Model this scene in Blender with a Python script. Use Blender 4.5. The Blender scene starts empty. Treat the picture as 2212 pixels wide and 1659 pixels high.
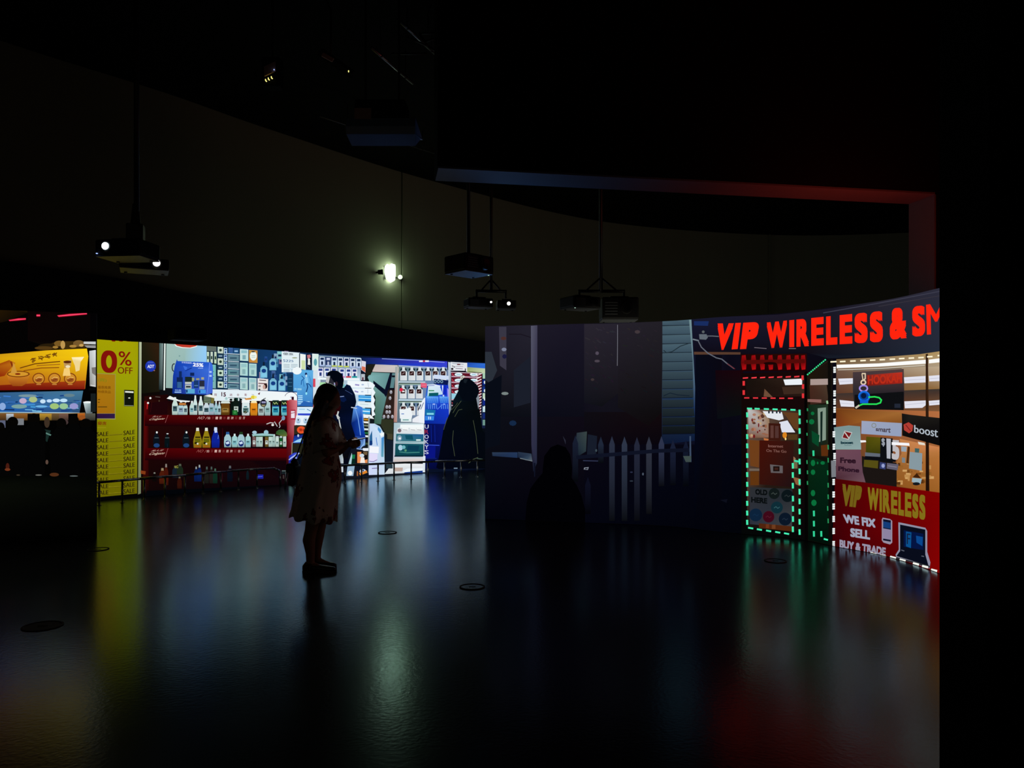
import bpy, bmesh, math, random
import numpy as np
from contextlib import contextmanager
from mathutils import Vector, Matrix, geometry

# ------------------------------------------------------------------ camera, world, exposure
sc = bpy.context.scene
col = sc.collection
F, CX, HZ, EYE = 1650.0, 1106.0, 878.0, 1.42          # focal length in px, centre column, horizon row, eye height
cd = bpy.data.cameras.new('camera'); cam = bpy.data.objects.new('camera', cd); col.objects.link(cam)
cam.location = (0, 0, EYE); cam.rotation_euler = (math.pi / 2, 0, 0)
cd.sensor_fit = 'HORIZONTAL'; cd.sensor_width = 36.0; cd.lens = 36.0 * F / 2212
cd.shift_y = (HZ - 829.5) / 2212; cd.clip_end = 200; cd.clip_start = 0.05
sc.camera = cam
w = bpy.data.worlds.new('world'); sc.world = w; w.use_nodes = True
w.node_tree.nodes['Background'].inputs[0].default_value = (0, 0, 0, 1)
w.node_tree.nodes['Background'].inputs[1].default_value = 0.0
vs = sc.view_settings
vs.view_transform = 'Standard'; vs.look = 'None'; vs.gamma = 1; vs.exposure = 0.0; vs.use_curve_mapping = False

def area_light(name, loc, to, size, size_y, power, color, spread=180):
    l = bpy.data.lights.new(name, 'AREA'); l.shape = 'RECTANGLE'; l.size = size; l.size_y = size_y
    l.energy = power; l.color = color; l.spread = math.radians(spread)
    o = bpy.data.objects.new(name, l); col.objects.link(o); o.location = loc
    o.rotation_euler = (Vector(to) - Vector(loc)).to_track_quat('-Z', 'Y').to_euler()
    return o
# added unseen area lamps, standing in for spill from assumed further projections
area_light('added_fill_behind_viewer', (-1.5, -3.6, 1.6), (-1.5, 20, 1.6), 6, 2.2, 4.2, (1.0, 0.84, 0.64))  # unseen fill lamp, added to lift the woman's dress from the viewer's side
area_light('added_far_wall_fill', (3.2, 10.3, 1.3), (3.2, 20, 2.6), 4.5, 2.2, 25.0, (1.0, 0.92, 0.72))  # warm lamp hidden behind the right screen, added to brighten the beige wall
area_light('added_red_soffit_light', (4.0, 7.8, 2.3), (3.7, 8.9, 4.4), 1.5, 0.4, 9.0, (1.0, 0.05, 0.02), 110)  # hidden red lamp, added to redden the header underside and reveal
area_light('added_blue_soffit_light', (-0.1, 9.95, 2.2), (-0.5, 8.1, 4.2), 0.5, 0.4, 1.6, (0.15, 0.42, 1.0), 110)  # hidden blue lamp, added for the left end of the header underside

# ------------------------------------------------------------------ materials
def lin(c):
    c = c / 255.0
    return c / 12.92 if c <= 0.04045 else ((c + 0.055) / 1.055) ** 2.4
def L3(c): return (lin(c[0]), lin(c[1]), lin(c[2]))
def mat(name, rgb, rough=0.6, metal=0.0, spec=0.5, noise=None, bump=None, emit=None, estr=1.0):
    m = bpy.data.materials.new(name); m.use_nodes = True
    nt = m.node_tree; b = nt.nodes['Principled BSDF']
    b.inputs['Base Color'].default_value = (*rgb, 1); b.inputs['Roughness'].default_value = rough
    b.inputs['Metallic'].default_value = metal; b.inputs['Specular IOR Level'].default_value = spec
    if noise or bump:
        tc = nt.nodes.new('ShaderNodeTexCoord'); n = nt.nodes.new('ShaderNodeTexNoise')
        nt.links.new(tc.outputs['Object'], n.inputs['Vector'])
        n.inputs['Scale'].default_value = (noise or bump)[0]; n.inputs['Detail'].default_value = 5
        if noise:
            r = nt.nodes.new('ShaderNodeMix'); r.data_type = 'RGBA'
            r.inputs[6].default_value = (*[v * (1 - noise[1]) for v in rgb], 1)
            r.inputs[7].default_value = (*[min(1, v * (1 + noise[1])) for v in rgb], 1)
            nt.links.new(n.outputs['Fac'], r.inputs[0]); nt.links.new(r.outputs[2], b.inputs['Base Color'])
        if bump:
            bp = nt.nodes.new('ShaderNodeBump'); bp.inputs['Strength'].default_value = bump[1]
            bp.inputs['Distance'].default_value = 0.01
            n2 = nt.nodes.new('ShaderNodeTexNoise'); n2.inputs['Scale'].default_value = bump[0]
            nt.links.new(tc.outputs['Object'], n2.inputs['Vector'])
            nt.links.new(n2.outputs['Fac'], bp.inputs['Height']); nt.links.new(bp.outputs[0], b.inputs['Normal'])
    if emit:
        b.inputs['Emission Color'].default_value = (*emit, 1); b.inputs['Emission Strength'].default_value = estr
    return m
M = dict(
    floor=None,
    ceiling=mat('black_ceiling_paint', (0.004, 0.004, 0.004), 0.9, spec=0.1, noise=(2, .3)),
    beige=mat('beige_wall_paint', (0.27, 0.275, 0.215), 0.85, spec=0.15, noise=(0.6, 0.08)),
    band=mat('dark_blue_wall_tone', (0.020, 0.027, 0.040), 0.8, spec=0.2, noise=(1, .15)),  # plain dark blue tone of the band over the long screen
    black=mat('black_wall_paint', (0.003, 0.003, 0.003), 0.9, spec=0.1, noise=(3, .3)),
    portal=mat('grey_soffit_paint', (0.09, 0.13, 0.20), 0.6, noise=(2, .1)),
    joint=mat('joint_shadow_gap', (0.01, 0.01, 0.008), 0.9, noise=(5, .2)),
    slab=mat('screen_board', (0.10, 0.10, 0.11), 0.8, noise=(4, .1)),
    plastic=mat('black_projector_plastic', (0.012, 0.012, 0.013), 0.55, spec=0.3, noise=(20, .2)),
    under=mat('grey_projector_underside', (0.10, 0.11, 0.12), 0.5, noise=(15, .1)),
    steel=mat('black_painted_steel', (0.010, 0.010, 0.010), 0.45, noise=(20, .2)),
    glassdark=mat('lens_glass_dark', (0.01, 0.01, 0.012), 0.08, noise=(20, .1)),
    rail=mat('brushed_dark_rail', (0.42, 0.44, 0.46), 0.26, metal=0.95, noise=(30, .15)),
    pipe=mat('galvanised_pipe', (0.35, 0.36, 0.38), 0.3, metal=0.9, noise=(25, .2)),
    skin=mat('skin', (0.33, 0.17, 0.11), 0.55, noise=(18, .1)),
    hair=mat('black_hair', (0.006, 0.005, 0.005), 0.5, noise=(60, .3), bump=(90, .3)),
    shoe=mat('black_leather', (0.012, 0.012, 0.012), 0.4, noise=(40, .2)),
    cloth=None, sole=mat('shoe_sole', (0.03, 0.028, 0.025), 0.7, noise=(40, .2)),
    bag=mat('black_bag_leather', (0.008, 0.008, 0.010), 0.5, bump=(60, .2)),
    phone=mat('pale_phone_casing', (0.75, 0.77, 0.8), 0.2, noise=(30, .03)),
    white=mat('white_plastic', (0.7, 0.72, 0.7), 0.5, noise=(20, .05)),
    brass=mat('floor_cap_steel', (0.16, 0.16, 0.16), 0.4, metal=0.6, noise=(30, .2)),
    recess=mat('floor_cap_rubber', (0.008, 0.008, 0.008), 0.8, noise=(30, .2)),
    label=mat('reddish_equipment_label', (0.75, 0.42, 0.34), 0.6, noise=(30, .2)),
    hood=mat('grey_hood_paint', (0.30, 0.42, 0.58), 0.5, noise=(6, .1)),
)
def emitter(name, rgb, s):
    m = bpy.data.materials.new(name); m.use_nodes = True; nt = m.node_tree; nt.nodes.clear()
    e = nt.nodes.new('ShaderNodeEmission'); o = nt.nodes.new('ShaderNodeOutputMaterial')
    e.inputs[0].default_value = (*rgb, 1); e.inputs[1].default_value = s
    nt.links.new(e.outputs[0], o.inputs[0]); return m
M['lens_blue'] = emitter('lit_lens_cold', (0.75, 0.92, 1.0), 6)
M['lens_white'] = emitter('lit_lens_white', (1, .97, .95), 4)
M['exit'] = emitter('lit_emergency_diffuser', (0.82, 1.0, 0.72), 14)
M['display'] = emitter('lit_phone_display', (.80, .84, .88), 0.9)
M['led_yellow'] = emitter('yellow_led', (1, .9, .25), 1.3)
M['led_blue'] = emitter('blue_led', (.35, .5, 1), 1.2)
M['led_green'] = emitter('green_led', (.6, 1, .8), 1.0)
def floor_mat():
    # sealed dark resin: near-black body, bluish clear gloss that strengthens towards grazing angles
    m = bpy.data.materials.new('polished_dark_floor'); m.use_nodes = True; nt = m.node_tree; nt.nodes.clear()
    N = nt.nodes.new; k = nt.links.new
    o = N('ShaderNodeOutputMaterial'); mx = N('ShaderNodeMixShader'); d = N('ShaderNodeBsdfDiffuse'); g = N('ShaderNodeBsdfGlossy'); f = N('ShaderNodeFresnel')
    tc = N('ShaderNodeTexCoord'); n1 = N('ShaderNodeTexNoise'); n1.inputs['Scale'].default_value = 1.1; n1.inputs['Detail'].default_value = 6
    n2 = N('ShaderNodeTexNoise'); n2.inputs['Scale'].default_value = 46; n2.inputs['Detail'].default_value = 3
    k(tc.outputs['Object'], n1.inputs['Vector']); k(tc.outputs['Object'], n2.inputs['Vector'])
    r = N('ShaderNodeMapRange'); r.inputs[3].default_value = .165; r.inputs[4].default_value = .225; k(n1.outputs[0], r.inputs[0]); k(r.outputs[0], g.inputs['Roughness'])
    b = N('ShaderNodeBump'); b.inputs['Strength'].default_value = .07; b.inputs['Distance'].default_value = .01; k(n2.outputs[0], b.inputs['Height']); k(b.outputs[0], g.inputs['Normal'])
    d.inputs[0].default_value = (.030, .028, .030, 1); g.inputs[0].default_value = (.66, .90, 1.0, 1); f.inputs[0].default_value = 1.33
    k(f.outputs[0], mx.inputs[0]); k(d.outputs[0], mx.inputs[1]); k(g.outputs[0], mx.inputs[2]); k(mx.outputs[0], o.inputs[0]); return m
M['floor'] = floor_mat()
# dress: pale cloth with red and dark flowers
def dress_mat():
    m = bpy.data.materials.new('floral_dress_cloth'); m.use_nodes = True; nt = m.node_tree; b = nt.nodes['Principled BSDF']
    b.inputs['Roughness'].default_value = 0.85
    tc = nt.nodes.new('ShaderNodeTexCoord'); v = nt.nodes.new('ShaderNodeTexVoronoi'); v.inputs['Scale'].default_value = 6.5
    dn = nt.nodes.new('ShaderNodeTexNoise'); dn.inputs['Scale'].default_value = 22; nt.links.new(tc.outputs['Object'], dn.inputs['Vector'])
    ad = nt.nodes.new('ShaderNodeVectorMath'); ad.operation = 'MULTIPLY_ADD'; ad.inputs[1].default_value = (.16, .16, .16)
    nt.links.new(dn.outputs['Color'], ad.inputs[0]); nt.links.new(tc.outputs['Object'], ad.inputs[2]); nt.links.new(ad.outputs[0], v.inputs['Vector'])
    r = nt.nodes.new('ShaderNodeValToRGB'); e = r.color_ramp.elements
    e[0].position = 0.0; e[0].color = (0.40, 0.03, 0.03, 1); e[1].position = 0.52; e[1].color = (0.62, 0.57, 0.49, 1)
    k = e.new(0.26); k.color = (0.30, 0.04, 0.03, 1); k = e.new(0.36); k.color = (0.08, 0.07, 0.06, 1)
    k = e.new(0.40); k.color = (0.62, 0.57, 0.49, 1)
    nt.links.new(v.outputs['Distance'], r.inputs[0]); nt.links.new(r.outputs[0], b.inputs['Base Color'])
    n = nt.nodes.new('ShaderNodeTexNoise'); n.inputs['Scale'].default_value = 120
    bp = nt.nodes.new('ShaderNodeBump'); bp.inputs['Strength'].default_value = .2
    nt.links.new(n.outputs[0], bp.inputs['Height']); nt.links.new(bp.outputs[0], b.inputs['Normal'])
    return m
M['cloth'] = dress_mat()
# the picture thrown on a screen: emission whose colour is the picture's own colour, stored on the print
def picture_mat():
    m = bpy.data.materials.new('projected_picture'); m.use_nodes = True; nt = m.node_tree; nt.nodes.clear()
    a = nt.nodes.new('ShaderNodeAttribute'); a.attribute_name = 'print'
    e = nt.nodes.new('ShaderNodeEmission'); o = nt.nodes.new('ShaderNodeOutputMaterial')
    nt.links.new(a.outputs['Color'], e.inputs[0]); e.inputs[1].default_value = 1.0
    nt.links.new(e.outputs[0], o.inputs[0]); return m
PICT = picture_mat()

# ------------------------------------------------------------------ object helpers
def link(name, me, parent=None, m=None):
    o = bpy.data.objects.new(name, me); col.objects.link(o)
    if m is not None: me.materials.append(m)
    if parent is not None: o.parent = parent
    return o
def empty(name, loc=(0, 0, 0)):
    o = bpy.data.objects.new(name, None); col.objects.link(o); o.location = loc; o.empty_display_size = .1; return o
def tag(o, label=None, cat=None, group=None, kind=None):
    if label: o['label'] = label
    if cat: o['category'] = cat
    if group: o['group'] = group
    if kind: o['kind'] = kind
    return o
def meshobj(name, bm, m, parent=None, smooth=False):
    """bm in world coordinates; the object's origin is moved onto its own base"""
    me = bpy.data.meshes.new(name)
    bmesh.ops.recalc_face_normals(bm, faces=bm.faces)
    bm.to_mesh(me); bm.free()
    if smooth:
        for p in me.polygons: p.use_smooth = True
    base = Vector((0, 0, 0))
    if parent is not None:
        base = parent_world(parent)
        me.transform(Matrix.Translation(-base))
    else:
        co = np.array([v.co[:] for v in me.vertices])
        base = Vector(((co[:, 0].min() + co[:, 0].max()) / 2, (co[:, 1].min() + co[:, 1].max()) / 2, co[:, 2].min()))
        me.transform(Matrix.Translation(-base))
    o = link(name, me, parent, m)
    if parent is None: o.location = base
    return o
def parent_world(o):
    p = Vector(o.location)
    while o.parent is not None:
        o = o.parent; p = p + Vector(o.location)
    return p
def box(bm, c, s, rz=0, bev=0, rot=None):
    mx = Matrix.Translation(c) @ (rot if rot is not None else Matrix.Rotation(rz, 4, 'Z')) @ Matrix.Diagonal((s[0], s[1], s[2], 1))
    r = bmesh.ops.create_cube(bm, size=1, matrix=mx)
    if bev:
        es = set(e for v in r['verts'] for e in v.link_edges)
        bmesh.ops.bevel(bm, geom=list(es), offset=bev, segments=2, affect='EDGES', profile=0.5)
def tube(bm, p0, p1, r0, r1=None, n=12, cap=True):
    p0, p1 = Vector(p0), Vector(p1); d = p1 - p0; r1 = r0 if r1 is None else r1
    mx = Matrix.Translation((p0 + p1) / 2) @ d.to_track_quat('Z', 'Y').to_matrix().to_4x4()
    bmesh.ops.create_cone(bm, cap_ends=cap, segments=n, radius1=r0, radius2=r1, depth=d.length, matrix=mx)
def path(bm, pts, r, n=10):
    for a, b in zip(pts[:-1], pts[1:]): tube(bm, a, b, r, n=n)
    for p in pts[1:-1]: bmesh.ops.create_uvsphere(bm, u_segments=n, v_segments=6, radius=r, matrix=Matrix.Translation(p))
def ellip(bm, c, r, rot=None, u=20, v=14):
    mx = Matrix.Translation(c) @ (rot if rot is not None else Matrix.Identity(4)) @ Matrix.Diagonal((*r, 1))
    bmesh.ops.create_uvsphere(bm, u_segments=u, v_segments=v, radius=1, matrix=mx)
def at(px, py, D):
    """the point of the room seen at photo pixel (px, py) when it stands at depth D"""
    return Vector(((px - CX) / F * D, D, EYE + (HZ - py) / F * D))

def smooth_curve(pts, xs):
    """monotone cubic through pts = [(x, y)...]"""
    x = np.array([p[0] for p in pts], float); y = np.array([p[1] for p in pts], float)
    d = np.diff(y) / np.diff(x); m = np.zeros_like(y); m[0] = d[0]; m[-1] = d[-1]
    for i in range(1, len(x) - 1):
        m[i] = 0 if d[i - 1] * d[i] <= 0 else 2 / (1 / d[i - 1] + 1 / d[i])
    out = []
    for q in xs:
        i = int(min(max(np.searchsorted(x, q) - 1, 0), len(x) - 2)); h = x[i + 1] - x[i]; t = (q - x[i]) / h
        if t < 0: out.append(y[0] + m[0] * (q - x[0])); continue
        if t > 1: out.append(y[-1] + m[-1] * (q - x[-1])); continue
        out.append((1 + 2 * t) * (1 - t) ** 2 * y[i] + t * (1 - t) ** 2 * h * m[i] + t * t * (3 - 2 * t) * y[i + 1] + t * t * (t - 1) * h * m[i + 1])
    return np.array(out)

# ------------------------------------------------------------------ curved wall sections from a plan line
def wall_from_plan(name, plan, z0, z1, thick, m, parent=None, back=None):
    """plan: list of (x, y); z1 number or list; back: direction sign of the thickness"""
    n = len(plan); zt = z1 if isinstance(z1, (list, tuple)) else [z1] * n
    nr = []
    for i in range(n):
        a = Vector((*plan[max(i - 1, 0)], 0)); b = Vector((*plan[min(i + 1, n - 1)], 0)); d = (b - a).normalized()
        nr.append(Vector((-d.y, d.x, 0)) * (back or 1))
    bm = bmesh.new(); rows = []
    for i in range(n):
        p = Vector((*plan[i], 0)); q = p + nr[i] * thick
        rows.append([bm.verts.new((p.x, p.y, z0)), bm.verts.new((p.x, p.y, zt[i])), bm.verts.new((q.x, q.y, zt[i])), bm.verts.new((q.x, q.y, z0))])
    for i in range(n - 1):
        for k in range(4): bm.faces.new((rows[i][k], rows[i + 1][k], rows[i + 1][(k + 1) % 4], rows[i][(k + 1) % 4]))
    bm.faces.new(rows[0]); bm.faces.new(rows[-1][::-1])
    return meshobj(name, bm, m, parent)

# ------------------------------------------------------------------ a projection screen and the picture on it
STEP = 0.0006
class Screen:
    def __init__(s, name, label, knots, x0, x1, ztop, bottom=0.0):
        """knots: (column, depth) of the screen's face along its curve"""
        s.grid = list(np.linspace(x0, x1, int((x1 - x0) / 30) + 2))
        D = smooth_curve(knots, s.grid); s.iD = 1 / D
        s.P = [Vector(((g - CX) / F * d, d, 0)) for g, d in zip(s.grid, D)]
        fn = []
        for a, b in zip(s.P[:-1], s.P[1:]):
            d = (b - a).normalized(); n = Vector((d.y, -d.x, 0)); fn.append(n)
        s.N = [(fn[max(i - 1, 0)] + fn[min(i, len(fn) - 1)]).normalized() for i in range(len(s.grid))]
        s.ztop = ztop; s.x0 = x0; s.x1 = x1; s.used = []; s.stack = []
        c = s.P[len(s.P) // 2]; s.root = empty(name, (c.x, c.y, 0)); tag(s.root, label, 'screen')
        wall_from_plan('screen_board', [(p.x, p.y) for p in s.P], bottom, ztop, 0.015, M['slab'], s.root, 1)
        tag(s.root.children[0], 'solid curved board behind the picture')
    def pos(s, px, py, layer):
        px = min(max(px, s.x0), s.x1)
        i = min(max(int(np.searchsorted(s.grid, px) - 1), 0), len(s.grid) - 2); t = (px - s.grid[i]) / (s.grid[i + 1] - s.grid[i])
        D = 1 / (s.iD[i] * (1 - t) + s.iD[i + 1] * t); n = s.N[i] * (1 - t) + s.N[i + 1] * t
        p = at(px, py, D); p.z = min(max(p.z, 0.004), s.ztop)
        return p + n * (0.002 + layer * STEP)
    @contextmanager
    def part(s, name, label=None):
        par = s.stack[-1][0] if s.stack else s.root
        me = bpy.data.meshes.new(name); o = link(name, me, par, PICT)
        if label: o['label'] = label
        s.stack.append((o, []))
        yield o
        o_, tris = s.stack.pop(); s._build(o_, me, tris)
    def _clip(s, tri):
        """cut a 2D triangle at the facets of the curve"""
        xs = [v[0] for v in tri]; lo, hi = min(xs), max(xs); out = []
        for a, b in zip(s.grid[:-1], s.grid[1:]):
            if b <= lo or a >= hi: continue
            poly = tri
            for (lim, sg) in ((a, 1), (b, -1)):
                res = []
                for i in range(len(poly)):
                    p, q = poly[i], poly[(i + 1) % len(poly)]
                    pin, qin = (p[0] - lim) * sg >= 0, (q[0] - lim) * sg >= 0
                    if pin: res.append(p)
                    if pin != qin:
                        t = (lim - p[0]) / (q[0] - p[0]); res.append(tuple(p[k] + t * (q[k] - p[k]) for k in range(5)))
                poly = res
                if len(poly) < 3: break
            if len(poly) >= 3: out.append(poly)
        return out
    def _build(s, o, me, tris):
        V, Fc, C = [], [], []
        base = parent_world(s.root)
        for tri, layer in tris:
            for poly in s._clip(tri):
                k = len(V)
                for v in poly:
                    V.append((s.pos(v[0], v[1], layer) - base)[:]); C.append((v[2], v[3], v[4], 1.0))
                Fc.append(tuple(range(k, k + len(poly))))
        me.from_pydata(V, [], Fc)
        a = me.attributes.new('print', 'FLOAT_COLOR', 'POINT')
        if C: a.data.foreach_set('color', np.array(C, dtype=np.float32).ravel())
        me.update()
    def _layer(s, bb):
        l = 0
        for (u, v, x, y, k) in s.used:
            if bb[0] < x and bb[2] > u and bb[1] < y and bb[3] > v and k > l: l = k
        s.used.append((*bb, l + 1)); return l + 1
    # shapes, all given in the picture's own columns and rows
    def Q(s, pts, c, layer=None):
        cs = [L3(c)] * len(pts) if not isinstance(c[0], (tuple, list)) else [L3(k) for k in c]
        if layer is None: layer = s._layer((min(p[0] for p in pts), min(p[1] for p in pts), max(p[0] for p in pts), max(p[1] for p in pts)))
        vs_ = [(*p, *k) for p, k in zip(pts, cs)]
        if len(pts) > 3:
            for t in geometry.tessellate_polygon([[Vector((p[0], p[1], 0)) for p in pts]]):
                s.stack[-1][1].append(([vs_[i] for i in t], layer))
        else: s.stack[-1][1].append((vs_, layer))
        return layer
    def R(s, x0, y0, x1, y1, c, c2=None):
        """rectangle; c2 = colour at its bottom"""
        return s.Q([(x0, y0), (x1, y0), (x1, y1), (x0, y1)], c if c2 is None else [c, c, c2, c2])
    def H(s, x0, y0, x1, y1, c, c2):
        return s.Q([(x0, y0), (x1, y0), (x1, y1), (x0, y1)], [c, c2, c2, c])
    def E(s, cx, cy, rx, ry, c, n=18):
        return s.Q([(cx + rx * math.cos(2 * math.pi * i / n), cy + ry * math.sin(2 * math.pi * i / n)) for i in range(n)], c)
    def Ring(s, cx, cy, rx, ry, wd, c, n=20, a0=0, a1=360):
        k = n if a1 - a0 >= 360 else n + 1
        pts = [(cx + rx * math.cos(math.radians(a0 + (a1 - a0) * i / n)), cy + ry * math.sin(math.radians(a0 + (a1 - a0) * i / n))) for i in range(k)]
        if a1 - a0 >= 360: pts.append(pts[0])
        s.L(pts, wd, c)
    def L(s, pts, wd, c):
        x = [p[0] for p in pts]; y = [p[1] for p in pts]
        layer = s._layer((min(x) - wd, min(y) - wd, max(x) + wd, max(y) + wd))
        for i, (a, b) in enumerate(zip(pts[:-1], pts[1:])):
            dx, dy = b[0] - a[0], b[1] - a[1]; l = math.hypot(dx, dy) or 1; ex, ey = dx / l * wd * .2, dy / l * wd * .2; nx, ny = -dy / l * wd / 2, dx / l * wd / 2
            s.Q([(a[0] - ex + nx, a[1] - ey + ny), (b[0] + ex + nx, b[1] + ey + ny), (b[0] + ex - nx, b[1] + ey - ny), (a[0] - ex - nx, a[1] - ey - ny)], c, layer + (i % 2) * 0.3)
    def T(s, text, quad, c, bold=0.0, shear=0.0, c2=None):
        """lettering filling quad = top left, top right, bottom right, bottom left"""
        V, Fs = glyphs(text, bold)
        a = np.array(V); x0, y0 = a.min(0); x1, y1 = a.max(0)
        P4 = [Vector(q) for q in quad]; k, k2 = L3(c), L3(c2 or c)
        bb = (min(q[0] for q in quad), min(q[1] for q in quad), max(q[0] for q in quad), max(q[1] for q in quad)); layer = s._layer(bb)
        def mp(v):
            u = (v[0] - x0) / (x1 - x0); t = (v[1] - y0) / (y1 - y0); u2 = u + shear * (t - .5)
            p = (P4[0] * (1 - u2) + P4[1] * u2) * t + (P4[3] * (1 - u2) + P4[2] * u2) * (1 - t)
            kk = tuple(k2[i] * (1 - t) + k[i] * t for i in range(3)); return (p.x, p.y, *kk)
        W = [mp(v) for v in V]
        per = len(Fs) // ncopies(bold)
        for j, f in enumerate(Fs):
            for i in range(1, len(f) - 1): s.stack[-1][1].append(([W[f[0]], W[f[i]], W[f[i + 1]]], layer + .08 * (j // per)))
def ncopies(bold): return 1 if bold <= 0 else 2 if bold < .03 else 9
_gl = {}
def glyphs(text, bold):
    if (text, bold) in _gl: return _gl[text, bold]
    c = bpy.data.curves.new('glyphs', 'FONT'); c.body = text; c.resolution_u = 6 if bold >= .03 else 3; c.dimensions = '2D'
    o = bpy.data.objects.new('glyphs', c); col.objects.link(o); bpy.context.view_layer.update()
    me = bpy.data.meshes.new_from_object(o.evaluated_get(bpy.context.evaluated_depsgraph_get()))
    V0 = [v.co.xy[:] for v in me.vertices]; F0 = [tuple(p.vertices) for p in me.polygons]; V, Fs = [], []
    # a bolder cut: the same letters laid down again a little to each side
    offs = [(0, 0)] if bold <= 0 else [(-bold, 0), (bold, 0)] if bold < .03 else [(0, 0)] + [(bold * a, bold * b) for a in (-1, 0, 1) for b in (-1, 0, 1) if a or b]
    for dx, dy in offs:
        n = len(V); V += [(x + dx, y + dy) for x, y in V0]; Fs += [tuple(i + n for i in f) for f in F0]
    r = (V, Fs)
    bpy.data.objects.remove(o); bpy.data.curves.remove(c); bpy.data.meshes.remove(me)
    _gl[text, bold] = r; return r
rnd = random.Random(7)
def jit(c, a): return tuple(max(0, min(255, v + rnd.uniform(-a, a))) for v in c)
# ================================================================== THE ROOM
RM = 6.7   # height of the hall
def struct(o): o['kind'] = 'structure'; return o
bm = bmesh.new(); box(bm, (3, 9, -0.1), (36, 34, 0.2)); struct(meshobj('floor', bm, M['floor']))
bm = bmesh.new(); box(bm, (3, 9, RM + 0.1), (36, 34, 0.2)); struct(meshobj('ceiling', bm, M['ceiling']))
# tall curved beige wall, in panels that meet at vertical joints
plan_px = [(400, 12.85), (600, 14.7), (945, 18.0), (1300, 21.8), (1660, 23.5), (1965, 23.2), (2212, 22.0)]
ctrl = [(-11.2, -4.0), (-11.0, 1.5), (-10.3, 5.5), (-9.0, 8.6), (-7.4, 11.0)] + [((p - CX) / F * d - (0.35 if p < 500 else 0), d) for p, d in plan_px] + [(16.5, 18.0), (18.5, 10), (18.5, -4)]
def spline(ctrl, n):
    out = []
    for i in range(len(ctrl) - 1):
        p0, p1, p2, p3 = [Vector(ctrl[max(0, min(len(ctrl) - 1, k))]) for k in (i - 1, i, i + 1, i + 2)]
        for j in range(n):
            t = j / n
            out.append((0.5 * ((2 * p1) + (p2 - p0) * t + (2 * p0 - 5 * p1 + 4 * p2 - p3) * t * t + (3 * p1 - p0 - 3 * p2 + p3) * t ** 3))[:])
    out.append(ctrl[-1]); return out
pl = spline(ctrl, 8)
wb = empty('wall_back', (0, 20, 0)); struct(wb)
def colof(p): return CX + F * p[0] / p[1] if p[1] > 1 else -9999
seams, cur = [868, 1660], []
cuts = [[]]
for i, p in enumerate(pl):
    cuts[-1].append(p)
    if seams and colof(p) < 4000 and p[1] > 5 and i + 1 < len(pl) and colof(pl[i + 1]) > seams[0] and colof(p) <= seams[0]:
        q = pl[i + 1]; t = (seams[0] - colof(p)) / (colof(q) - colof(p)); m_ = (Vector(p) * (1 - t) + Vector(q) * t)
        dr = (Vector(q) - Vector(p)).normalized() * 0.022
        cuts[-1].append((m_ - dr)[:]); cuts.append([(m_ + dr)[:]]); seams.pop(0)
for c in cuts: wall_from_plan('wall_panel', c, 0, RM, 0.10, M['beige'], wb, 1)
wall_from_plan('joint_backing', [(p[0], p[1] + .08) if p[1] > 5 else (p[0] - .08, p[1]) for p in pl if p[1] > 9 and p[0] < 14], 0, RM - .01, 0.10, M['joint'], wb, 1)
bm = bmesh.new(); box(bm, (3.6, -4.1, RM / 2), (30, .2, RM)); struct(meshobj('wall_front', bm, M['black']))
# near black wall at the right, its edge close to the viewer
bm = bmesh.new(); box(bm, (1.623 + 4.5, 2.75, RM / 2), (9, 0.30, RM), bev=0); struct(meshobj('wall_right', bm, M['black']))
# partition with a wide opening behind the right-hand screen: black faces, paler reveal
wm = empty('wall_middle', (0, 8.5, 0)); struct(wm)
pA, pB = Vector((-0.775, 7.93)), Vector((4.93, 8.9)); d_ = (pB - pA).normalized(); nn = Vector((-d_.y, d_.x)); th = 0.46
def prism(bm, pts, z0, z1):
    a = [bm.verts.new((p[0], p[1], z0)) for p in pts]; b = [bm.verts.new((p[0], p[1], z1)) for p in pts]
    bm.faces.new(a[::-1]); bm.faces.new(b)
    for i in range(len(pts)): bm.faces.new((a[i], a[(i + 1) % len(pts)], b[(i + 1) % len(pts)], b[i]))
bm = bmesh.new(); prism(bm, [pA, pB + d_ * 4, pB + d_ * 4 + nn * th, pA + nn * th], 3.915, RM); meshobj('header', bm, M['black'], wm)
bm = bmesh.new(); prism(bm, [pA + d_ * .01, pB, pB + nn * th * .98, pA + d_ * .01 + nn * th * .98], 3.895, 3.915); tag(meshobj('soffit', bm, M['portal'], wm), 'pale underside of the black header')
bm = bmesh.new(); prism(bm, [pB + d_ * .02, pB + d_ * 4, pB + d_ * 4 + nn * th, pB + d_ * .02 + nn * th], 0, 3.9); meshobj('jamb', bm, M['black'], wm)
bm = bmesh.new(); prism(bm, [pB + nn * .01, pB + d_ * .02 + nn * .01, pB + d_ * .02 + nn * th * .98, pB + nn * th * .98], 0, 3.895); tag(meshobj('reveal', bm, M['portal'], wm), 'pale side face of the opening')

# screens -----------------------------------------------------------
ZT = 2.43
KA = [(-150, 7.75), (0, 8.0), (209, 8.3)]
KB = [(90, 10.8), (210, 11.5), (300, 11.95), (560, 13.5), (800, 15.35), (1048, 17.4), (1110, 17.95)]
KC = [(1048, 9.63), (1240, 9.35), (1440, 9.05), (1560, 8.62), (1680, 8.32), (1750, 8.05), (1800, 7.77), (1900, 7.33), (2022, 6.57), (2080, 6.15)]
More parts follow.
